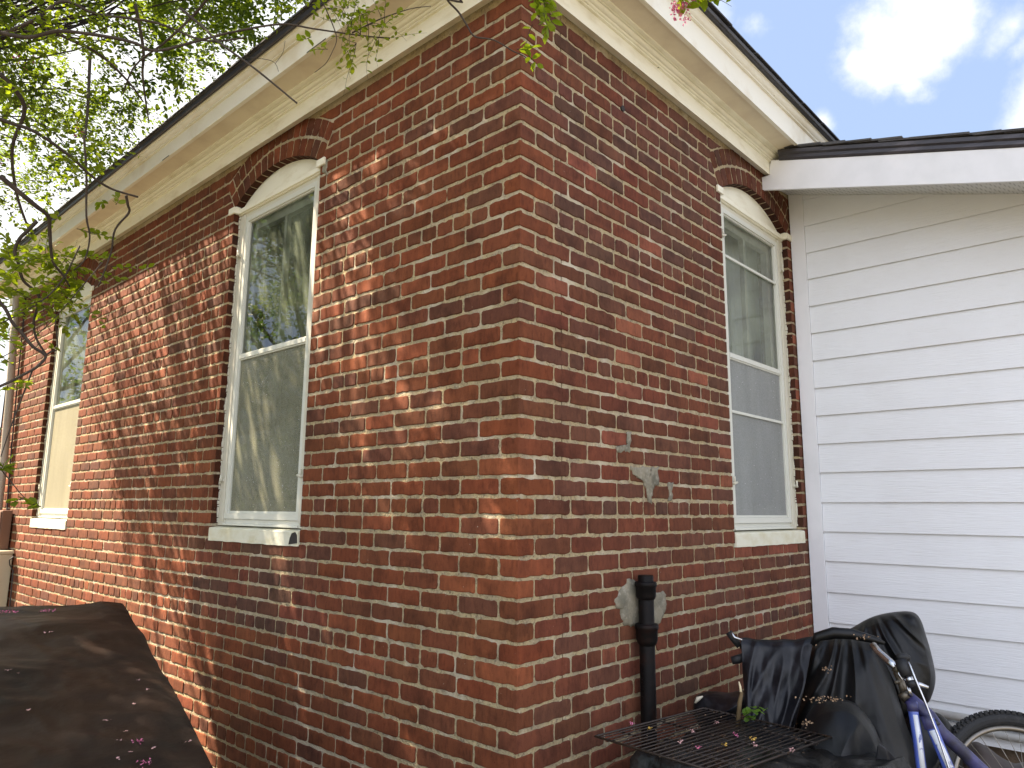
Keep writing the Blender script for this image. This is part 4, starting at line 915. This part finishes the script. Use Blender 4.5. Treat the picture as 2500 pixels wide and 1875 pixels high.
class Crown:
    boost = 0.  # lightens leaf colour to stand in for backlight on hanging sprays
    def __init__(s): s.p = []; s.d = []; s.n = []; s.z = []; s.s = []; s.tw = MB()
    def twig(s, p, d, ln, nl, size, droop=.25, rad=.0016, draw=True):
        """a curved twig carrying paired leaves"""
        p = np.array(p, float); d = unit(np.array(d, float)); pts = [p.copy()]; st = 6
        for i in range(st):
            d = unit(d+NR.normal(0, .16, 3)+np.array([0, 0, -droop/st*2])); p = p+d*ln/st; pts.append(p.copy())
        if draw: s.tw.tube(pts, [rad*(1-.75*i/st) for i in range(st+1)], 4, cap=False)
        pts = np.array(pts); sh = NR.uniform(0, 1)
        for i in range(nl):
            t = .12+.88*(i+.5)/nl*st; t = min(t, st-.01); k = int(t); f = t-k; q = pts[k]*(1-f)+pts[k+1]*f; tg = unit(pts[k+1]-pts[k])
            sd = unit(np.cross(tg, [0, 0, 1.])+NR.normal(0, .25, 3))*(1 if i % 2 else -1)
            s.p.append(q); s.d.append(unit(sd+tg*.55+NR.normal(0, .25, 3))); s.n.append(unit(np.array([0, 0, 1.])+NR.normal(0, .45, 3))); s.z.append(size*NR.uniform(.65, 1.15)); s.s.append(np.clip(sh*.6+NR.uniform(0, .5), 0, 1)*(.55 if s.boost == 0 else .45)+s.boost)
    def cluster(s, c, rad, nt, nl, size, draw=True, droop=.3):
        c = np.array(c, float)
        for i in range(nt):
            dd = unit(NR.normal(0, 1, 3)); s.twig(c+dd*rad*NR.uniform(0, .5), dd, rad*NR.uniform(.6, 1.3), nl, size, droop, draw=draw and i % 2 == 0)
    def build(s, parent, material, twmat, ratio=.56):
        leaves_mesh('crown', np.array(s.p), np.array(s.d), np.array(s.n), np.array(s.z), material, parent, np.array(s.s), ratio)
        if s.tw.v: s.tw.build('twig', twmat, parent, smooth=True)
def limb(parent, pts, r0, r1, name='branch', material=None, n=8):
    pts = [np.array(p, float) for p in pts]; out = []; k = len(pts)
    for i in range(k-1):
        p0, p1, p2, p3 = pts[max(i-1, 0)], pts[i], pts[i+1], pts[min(i+2, k-1)]
        for t in np.linspace(0, 1, 5, endpoint=False): out.append(.5*((2*p1)+(-p0+p2)*t+(2*p0-5*p1+4*p2-p3)*t*t+(-p0+3*p1-3*p2+p3)*t**3))
    out.append(pts[-1]); m = MB(); kk = len(out)
    m.tube(out, [(r0+(r1-r0)*i/(kk-1))*(1+.12*nz(i*.8, r0*99, 1)) for i in range(kk)], n); return m.build(name, material or M['bark'], parent, smooth=True)
def flower(parent, c, r, n, name='flower', material=None):
    m = MB()
    for i in range(n):
        q = np.array(c)+NR.normal(0, r*.5, 3)
        a = unit(NR.normal(0, 1, 3)); b = unit(np.cross(a, NR.normal(0, 1, 3))); rr = r*.28*NR.uniform(.6, 1.2); cc = np.cross(a, b)*rr*.35
        m.add([q-a*rr, q-b*rr*.7+cc, q+a*rr, q+b*rr*.7+cc], [(0, 1, 2, 3)])
    return m.build(name, material or M['pink'], parent)

myr = empty('crepe_myrtle', (0, 0, 0), 'pink flowering crepe myrtle arching over the roof edge at upper left', 'tree')
limb(myr, [(-2.6, 3.4, 0), (-2.5, 3.5, 1.2), (-2.2, 3.7, 2.4), (-2.0, 4.0, 3.4)], .09, .06, 'trunk')
limb(myr, [(-2.75, 3.6, 0), (-2.9, 3.9, 1.4), (-2.7, 4.4, 2.8), (-2.0, 5.0, 4.2)], .07, .05, 'trunk')
limb(myr, [(-2.5, 3.2, 0), (-2.4, 2.7, 1.5), (-2.1, 2.2, 2.9), (-1.7, 2.0, 4.0)], .07, .05, 'trunk')
T1, T2, T3 = np.array([-2.0, 4.0, 3.4]), np.array([-2.0, 5.0, 4.2]), np.array([-1.7, 2.0, 4.0])
cw = Crown()
def vis_limb(pts, D0, D1, r0, r1, start=None):
    k = len(pts); P = [at(x, y, D0+(D1-D0)*i/(k-1)) for i, (x, y) in enumerate(pts)]
    if start is not None: P = [np.array(start), (np.array(start)+P[0])/2+np.array([0, 0, .15])]+P
    limb(myr, P, r0*.72, max(r1*.8, .0008))
    if D0 > 2.6:
        for (x, y), q in zip(pts, P[-k:]):
            if x < 260 and y < 430:
                cw.boost = .4
                for _ in range(3): cw.twig(q, NR.normal(0, 1, 3), NR.uniform(.12, .26), 11, .030, .2, rad=.0011)
                cw.boost = 0.
    return P
tips = []
LB = [
 ([(-60, 70), (0, 80), (72, 91), (148, 76), (270, 91), (329, 105), (380, 124), (464, 105), (560, 80), (684, 59), (764, 70), (867, 85), (952, 94)], 3.4, 3.1, .0125, .003, T1),
 ([(34, 72), (148, 4), (236, 34), (380, 55), (498, 99), (600, 92)], 3.7, 3.5, .011, .004, T1),
 ([(440, 20), (500, 70), (531, 101), (624, 169), (725, 252)], 3.3, 2.75, .0075, .0035, None),
 ([(100, 40), (139, 80), (240, 131), (312, 198), (350, 249)], 3.6, 3.9, .012, .004, None),
 ([(-60, 250), (0, 291), (84, 321), (169, 380), (219, 426), (270, 460), (337, 481)], 3.0, 3.2, .011, .0045, T3),
 ([(308, 478), (312, 500), (314, 520), (281, 561), (270, 620), (240, 700)], 3.2, 3.3, .008, .003, None),
 ([(205, 330), (211, 426), (211, 527), (219, 578), (207, 633), (180, 660)], 3.4, 3.4, .007, .003, None),
 ([(0, 430), (84, 500), (117, 527), (121, 560), (124, 605), (131, 643), (155, 673), (170, 700)], 3.2, 3.4, .013, .004, None),
 ([(90, 540), (65, 566), (48, 583), (36, 613), (45, 643), (57, 685), (93, 718), (92, 750), (82, 786), (89, 827), (113, 866)], 3.4, 3.5, .010, .005, None),
 ([(-40, 700), (10, 750), (29, 786), (53, 813), (80, 846), (111, 868), (96, 890), (72, 907), (0, 943), (-60, 960)], 3.2, 3.2, .009, .006, None),
 ([(111, 868), (125, 858), (140, 849), (136, 790), (134, 730)], 3.3, 3.5, .005, .002, None),
 ([(80, 900), (72, 923), (41, 1003), (20, 1060), (2, 1115)], 3.25, 3.2, .005, .002, None),
 ([(-30, 1090), (0, 1142), (30, 1180), (60, 1215), (95, 1237)], 2.3, 2.3, .0025, .0010, None),
 ([(1080, -30), (1092, 0), (1119, 29), (1140, 62), (1159, 89), (1206, 98), (1253, 125), (1282, 139), (1296, 159), (1304, 172)], 2.05, 1.95, .0045, .0012, (-1.2, 1.0, 3.9)),
 ([(860, 80), (900, 60), (935, 44), (1000, 22), (1052, 15)], 3.1, 3.0, .0045, .0015, None),
 ([(790, 10), (812, 60), (822, 95), (812, 125), (795, 155), (768, 177)], 2.9, 2.9, .003, .0012, None),
 ([(600, 140), (650, 145), (672, 155), (680, 175)], 3.0, 3.0, .0015, .0008, None), ([(672, 155), (690, 130), (696, 100)], 3.0, 3.0, .0013, .0007, None),
 ([(330, 10), (350, 120), (348, 180), (356, 250), (364, 300)], 4.2, 4.3, .012, .004, None), ([(220, 130), (215, 250), (208, 330)], 3.9, 3.6, .01, .006, None),
 ([(520, -20), (470, 40), (400, 105), (330, 160), (300, 230)], 4.0, 4.3, .010, .004, None), ([(0, 180), (60, 260), (30, 360), (40, 470), (70, 560)], 4.0, 4.2, .014, .006, None),
 ([(195, 600), (160, 670), (120, 720), (60, 760), (-20, 800)], 3.4, 3.3, .004, .003, None), ([(250, 640), (200, 700), (120, 790), (60, 840), (-10, 880)], 3.3, 3.3, .003, .002, None),
]
for pts, a, b, r0, r1, stt in LB: tips.append(vis_limb(pts, a, b, r0, r1, stt))
# leaf sprays near the visible limbs: (px, py, D, twigs, leaves, radius)
for (x, y, D, nt_, nl_, rad) in [(20, 760, 3.3, 16, 14, .22), (60, 720, 3.4, 16, 14, .22), (10, 830, 3.3, 9, 13, .20), (100, 700, 3.5, 14, 13, .2), (150, 620, 3.5, 10, 12, .16), (180, 640, 3.5, 10, 12, .14),
        (110, 650, 3.5, 10, 12, .15), (165, 730, 3.5, 9, 12, .12), (130, 690, 3.5, 8, 12, .13), (30, 650, 3.4, 9, 12, .15), (60, 915, 3.3, 5, 10, .12), (15, 930, 3.3, 4, 10, .1), (70, 630, 3.5, 10, 12, .15),
        (0, 700, 3.4, 12, 12, .2), (20, 600, 3.5, 8, 12, .15), (160, 560, 3.6, 6, 10, .12), (0, 1150, 2.3, 3, 8, .06), (270, 500, 3.4, 2, 7, .08)]:
    cw.boost = .55; cw.cluster(at(x, y, D), rad, max(2, int(nt_*.5)), nl_, .036, droop=.2)  # backlit look painted into these leaves
for (x, y, D, dx, nn_) in [(270, 650, 3.4, (110, -12), 14), (240, 665, 3.4, (80, 8), 12), (100, 1237, 2.3, (-30, -4), 6), (840, 110, 2.9, (30, 60), 7), (800, 120, 2.9, (-40, -10), 5), (760, 90, 2.9, (-30, 20), 6), (60, 1215, 2.3, (-40, 10), 6)]:
    a = at(x, y, D); b = at(x+dx[0], y+dx[1], D); cw.twig(a, b-a, np.linalg.norm(b-a), nn_, .034, .05)
for (x, y, D) in [(880, 85, 2.95), (900, 60, 2.95), (860, 40, 2.95), (925, 90, 2.9), (850, 20, 2.95), (830, 50, 3.0), (940, 60, 2.95), (870, 105, 2.9), (900, 30, 3.0), (800, 20, 3.1), (760, 15, 3.2), (700, 20, 3.3)]:
    for q in range(4):
        cw.twig(at(x, y, D), unit(NR.normal(0, 1, 3)), NR.uniform(.08, .2), 6, .024, .15, rad=.0012)
# spray hanging at the top of the brick corner
for (x0, y0, x1, y1, nn_) in [(1315, -25, 1345, 125, 16), (1325, -20, 1318, 90, 10), (1340, -30, 1352, 70, 12), (1310, -30, 1305, 60, 8), (1290, 135, 1318, 160, 4), (1262, 120, 1300, 100, 5), (1300, 60, 1280, 130, 4)]:
    a = at(x0, y0, 1.95); b = at(x1, y1, 1.95); cw.twig(a, b-a, np.linalg.norm(b-a), nn_, .030, .02, rad=.0012)
limb(myr, [T3, (-1.0, .7, 4.0), at(1500, -160, 2.0), at(1600, -60, 2.1), at(1690, -20, 2.15)], .016, .003)
for (x0, y0, x1, y1, nn_) in [(1670, -30, 1735, 12, 10), (1700, -20, 1760, -5, 6), (1690, -35, 1800, -10, 8), (1640, -25, 1700, 10, 6)]:
    a = at(x0, y0, 2.1); b = at(x1, y1, 2.1); cw.twig(a, b-a, np.linalg.norm(b-a), nn_, .040, .02)
for (x, y, r) in [(1655, 25, .018), (1675, 12, .016), (1645, 18, .012), (1674, 48, .012), (1690, 5, .012)]: flower(myr, at(x, y, 2.1), r, 34)
cw.boost = 0.
def gap(yw, zw):
    a_, b_ = yw*.62+zw*.78, yw*.78-zw*.62
    n_ = nz(b_*2.3, a_*.55, 4.4)+.35*nz(b_*5, a_*1.3, 9)
    return n_ > (.04 if yw < 1.1 else -.05 if yw < 2.2 else -.26 if yw < 3.0 else -.45 if yw < 3.7 else -9)
# bulk of the crown: above the eave line and to the left of the view
def plane_ok(p): return p[2] > 1.6+(p[0]+1.895)*1.46+.12 and p[2] > 3.75
cnt = 0
while cnt < 1180:
    p = np.array([NR.uniform(-3.6, 2.4), NR.uniform(.2, 9.0), NR.uniform(3.3, 8.6)])
    if not plane_ok(p): continue
    q = ((p[0]+.6)/3.1)**2+((p[1]-4.0)/4.4)**2+((p[2]-5.6)/2.9)**2
    if q > 1 or nz(p[0]*.9, p[1]*.9, p[2]*.9) < -.14: continue
    t_ = -p[0]/.47; yw, zw = p[1]-.8*t_, p[2]-t_      # where this bunch throws its shade on the left wall
    keep = 1. if (p[0] > -.25 or zw < -.4 or zw > 3.8) else 0. if gap(yw, zw) else 1.
    if keep < .5: cnt += 1; continue
    cw.cluster(p, NR.uniform(.22, .42), 11, 14, .044, draw=cnt % 3 == 0); cnt += 1
    if cnt % 3 == 0:
        b = T1 if cnt % 2 else (T2 if p[1] > 3.5 else T3); mid = b*.45+p*.55+NR.normal(0, .15, 3)+np.array([0, 0, .15])
        if plane_ok(mid) or mid[0] < -2:
            k_ = 9; cw.tw.tube([b*(1-i/k_)+p*(i/k_)+NR.normal(0, .05, 3)+np.array([0, 0, .35*math.sin(math.pi*i/k_)]) for i in range(k_+1)], [.012-.009*i/k_ for i in range(k_+1)], 5, cap=False)
    if cnt % 14 == 0: flower(myr, p+np.array([0, 0, .25]), .07, 26)
# high boughs whose shade falls on the white fascia, the corner and the brown cover
Sv = np.array([-.47, .80, 1.0])
for tgt, n_, t0, t1, jit in (((2.2, -1.1, 3.45), 95, 3.2, 6.8, (.5, .9, .3)), ((0, .9, 1.9), 260, 2.3, 5.0, (.1, 1.1, 1.1)), ((-1.5, .8, 1.0), 120, 3.4, 5.6, (.55, .9, .1))):
    for i in range(n_):
        p = np.array(tgt)+Sv*NR.uniform(t0, t1)+NR.uniform(-1, 1, 3)*np.array(jit)
        t_ = -p[0]/.47
        if tgt[0] == 0 and gap(p[1]-.8*t_, p[2]-t_): continue
        if plane_ok(p) or p[0] < -2: cw.cluster(p, NR.uniform(.22, .4), 11, 14, .044, draw=i % 3 == 0)
cw.build(myr, M['leaf'], M['twig'])

def bg_tree(loc, h, rx, rz, ncl, seed, label, size=.11, name='tree'):
    t = empty(name, loc, label, 'tree', 'trees standing around the yard'); x, y = loc
    limb(t, [(x, y, -.1), (x+.1, y, h*.3), (x-.1, y+.1, h*.62)], .2, .1, 'trunk')
    c = Crown(); k = 0
    while k < ncl:
        d = NR.uniform(-1, 1, 3)
        if np.dot(d, d) > 1: continue
        p = np.array([x, y, h-rz])+d*np.array([rx, rx, rz])
        if nz(p[0]*.6+seed, p[1]*.6, p[2]*.6) < -.15: continue
        c.cluster(p, NR.uniform(.4, .8), 9, 9, size, draw=False); k += 1
        if k % 6 == 0: c.tw.tube([(x, y, h*.45), (p+np.array([x, y, h*.4]))/2, p], [.06, .04, .012], 5, cap=False)
    c.build(t, M['leaf2'], M['bark'], .6)
bg_tree((-1.6, 14.5), 7.5, 2.9, 3.4, 150, 1, 'dense green tree seen past the far corner of the brick house')
bg_tree((-8.5, 6.0), 7.5, 2.8, 3.4, 170, 2, 'broad green tree mirrored in the nearest arched window')
bg_tree((-9.0, .5), 6.5, 2.5, 2.8, 90, 3, 'shorter green tree across the yard, mirrored low in the window glass')
bg_tree((-6.5, 11.5), 8.5, 3.4, 4.0, 230, 4, 'tall green tree beyond the crepe myrtle on the sunny side')

# seedling by the rack
sdl = empty('seedling', (0, 0, 0), 'small bright green seedling leaning right of the snapped stick behind the rack', 'plant')
c = Crown()
for (x0, y0, x1, y1, n_) in [(1812, 1752, 1870, 1722, 7), (1830, 1742, 1850, 1712, 4), (1812, 1755, 1846, 1748, 4), (1808, 1742, 1825, 1735, 3)]:
    a = at(x0, y0, 2.92); b = at(x1, y1, 2.92); c.twig(a, b-a, np.linalg.norm(b-a), n_, .042, .0, rad=.0011)
c.build(sdl, M['leafb'], M['twig'])

# ================================================================== FALLEN FLOWERS
def petal_clump(p, r, n, lab, material, cat='flower', name='fallen_flower', group='fallen flowers'):
    m = MB()
    for i in range(n):
        a = NR.uniform(0, 6.28); rr = r*NR.uniform(0, 1); q = np.array(p)+np.array([rr*math.cos(a), rr*math.sin(a), NR.uniform(.001, .010)])
        u = unit(NR.normal(0, 1, 3)*np.array([1, 1, .5])); v = unit(np.cross(u, NR.normal(0, .5, 3)+np.array([0, 0, 1.]))); s_ = NR.uniform(.0018, .0042)
        m.add([q-u*s_, q-v*s_*.8+(0, 0, .001), q+u*s_, q+v*s_*.8+(0, 0, .002)], [(0, 1, 2, 3)])
    tag(m.build(name, material), lab, cat, group)
def on_cover(px_, py_):
    d = at(px_, py_, 1)-CAM; best = None
    for t in np.linspace(1.0, 4.2, 1200):
        p = CAM+d*t
        # height of the cover surface at p
        if -2.2 < p[0] < -.5 and -.4 < p[1] < 2.7:
            if p[1] > 1.7: z_ = 1.15
            else: z_ = .806+(p[1]+.15)/1.81*(.30+.03*min(1, max(0, (-.6-p[0])/1.4)))
            if p[2] <= z_+.012: return p
    return CAM+d*2.0
for (x, y, r, n, lab) in [(113, 1494, .035, 40, 'bright pink flower clump on the top strip of the brown cover'), (12, 1497, .035, 36, 'pink flower clump on the brown cover at the left edge of the photo'), (38, 1496, .018, 14, 'small faded flower clump just right of the leftmost one on the brown cover'),
        (337, 1815, .020, 24, 'pale pink flower clump low on the brown cover'), (350, 1868, .025, 26, 'pink flower cluster at the bottom edge of the brown cover')]:
    petal_clump(on_cover(x, y), r, n, lab, M['pink'])
m = MB()
for (x, y) in [(108, 1548), (126, 1546), (20, 1640), (44, 1648), (262, 1763), (305, 1790), (340, 1664), (361, 1687), (325, 1722), (66, 1738), (290, 1811), (375, 1830), (460, 1815), (318, 1840), (288, 1856)]:
    p = on_cover(x, y)
    for k_ in range(4):
        u = unit(NR.normal(0, 1, 3)*np.array([1, 1, .3])); v = unit(np.cross(u, [0, 0, 1.])); s_ = NR.uniform(.003, .006); q = p+NR.normal(0, .004, 3)*np.array([1, 1, 0])+(0, 0, .006)
        m.add([q-u*s_, q-v*s_*.7, q+u*s_, q+v*s_*.7], [(0, 1, 2, 3)])
tag(m.build('scattered_petals', M['pinkpale']), 'tiny faded petals scattered over the brown cover', 'petals', kind='stuff')
for (x, y, mt, lab) in [(1543, 1770, 'pink', 'pink blossom at the left end of the rack cross bar'), (1588, 1783, 'yellowleaf', 'yellow leaf lying on the rack near the black pipe'), (1690, 1790, 'pinkpale', 'pink blossom near the back of the wire rack'), (1660, 1815, 'pinkpale', 'pair of faded blossoms in the middle of the wire rack'),
        (1798, 1799, 'pink', 'bright pink blossom on the right half of the rack'), (1707, 1828, 'pink', 'deep pink blossom near the front cross bar of the rack'), (1770, 1821, 'yellowleaf', 'round yellow leaf on the rack right of the deep pink blossom'), (1840, 1809, 'yellowleaf', 'small pale seed head on the right side of the rack'),
        (1842, 1822, 'pinkpale', 'orange tinged blossom near the right side of the rack'), (1933, 1836, 'pinkpale', 'pale blossom caught on the rack edge nearest the camera'), (1748, 1770, 'pinkpale', 'small pink blossom by the second cross bar of the rack')]:
    d = at(x, y, 1)-CAM; t = (RZ+.004-CAM[2])/d[2]; petal_clump(CAM+d*t, .011, 12, lab, M[mt])
m = MB()
for i in range(110):
    a, b = NR.uniform(0, 1, 2); q = rA+ex*a+ey*b+np.array([0, 0, -.02 if i % 3 else .004]); u = unit(NR.normal(0, 1, 3)*np.array([1, 1, .3])); v = unit(np.cross(u, [0, 0, 1.])); s_ = NR.uniform(.0015, .0045)
    m.add([q-u*s_, q-v*s_*.7, q+u*s_, q+v*s_*.7], [(0, 1, 2, 3)])
for (x, y, D, n, sx) in [(2000, 1706, 2.93, 70, 28), (1970, 1765, 2.93, 25, 10), (2018, 1633, 3.14, 16, 8), (1990, 1570, 3.1, 3, 3), (1945, 1800, 2.9, 14, 5), (2105, 1553, 3.12, 22, 14)]:
    for i in range(n):
        q = at(x+NR.normal(0, sx), y+NR.normal(0, 4), D+NR.normal(0, .01)); u = unit(NR.normal(0, 1, 3)); v = unit(np.cross(u, NR.normal(0, 1, 3))); s_ = NR.uniform(.002, .005)
        m.add([q-u*s_, q-v*s_*.7, q+u*s_, q+v*s_*.7], [(0, 1, 2, 3)])
tag(m.build('petal_litter', M['debris']), 'brown dried petals and seeds caught on the rack and black covers', 'litter', kind='stuff')
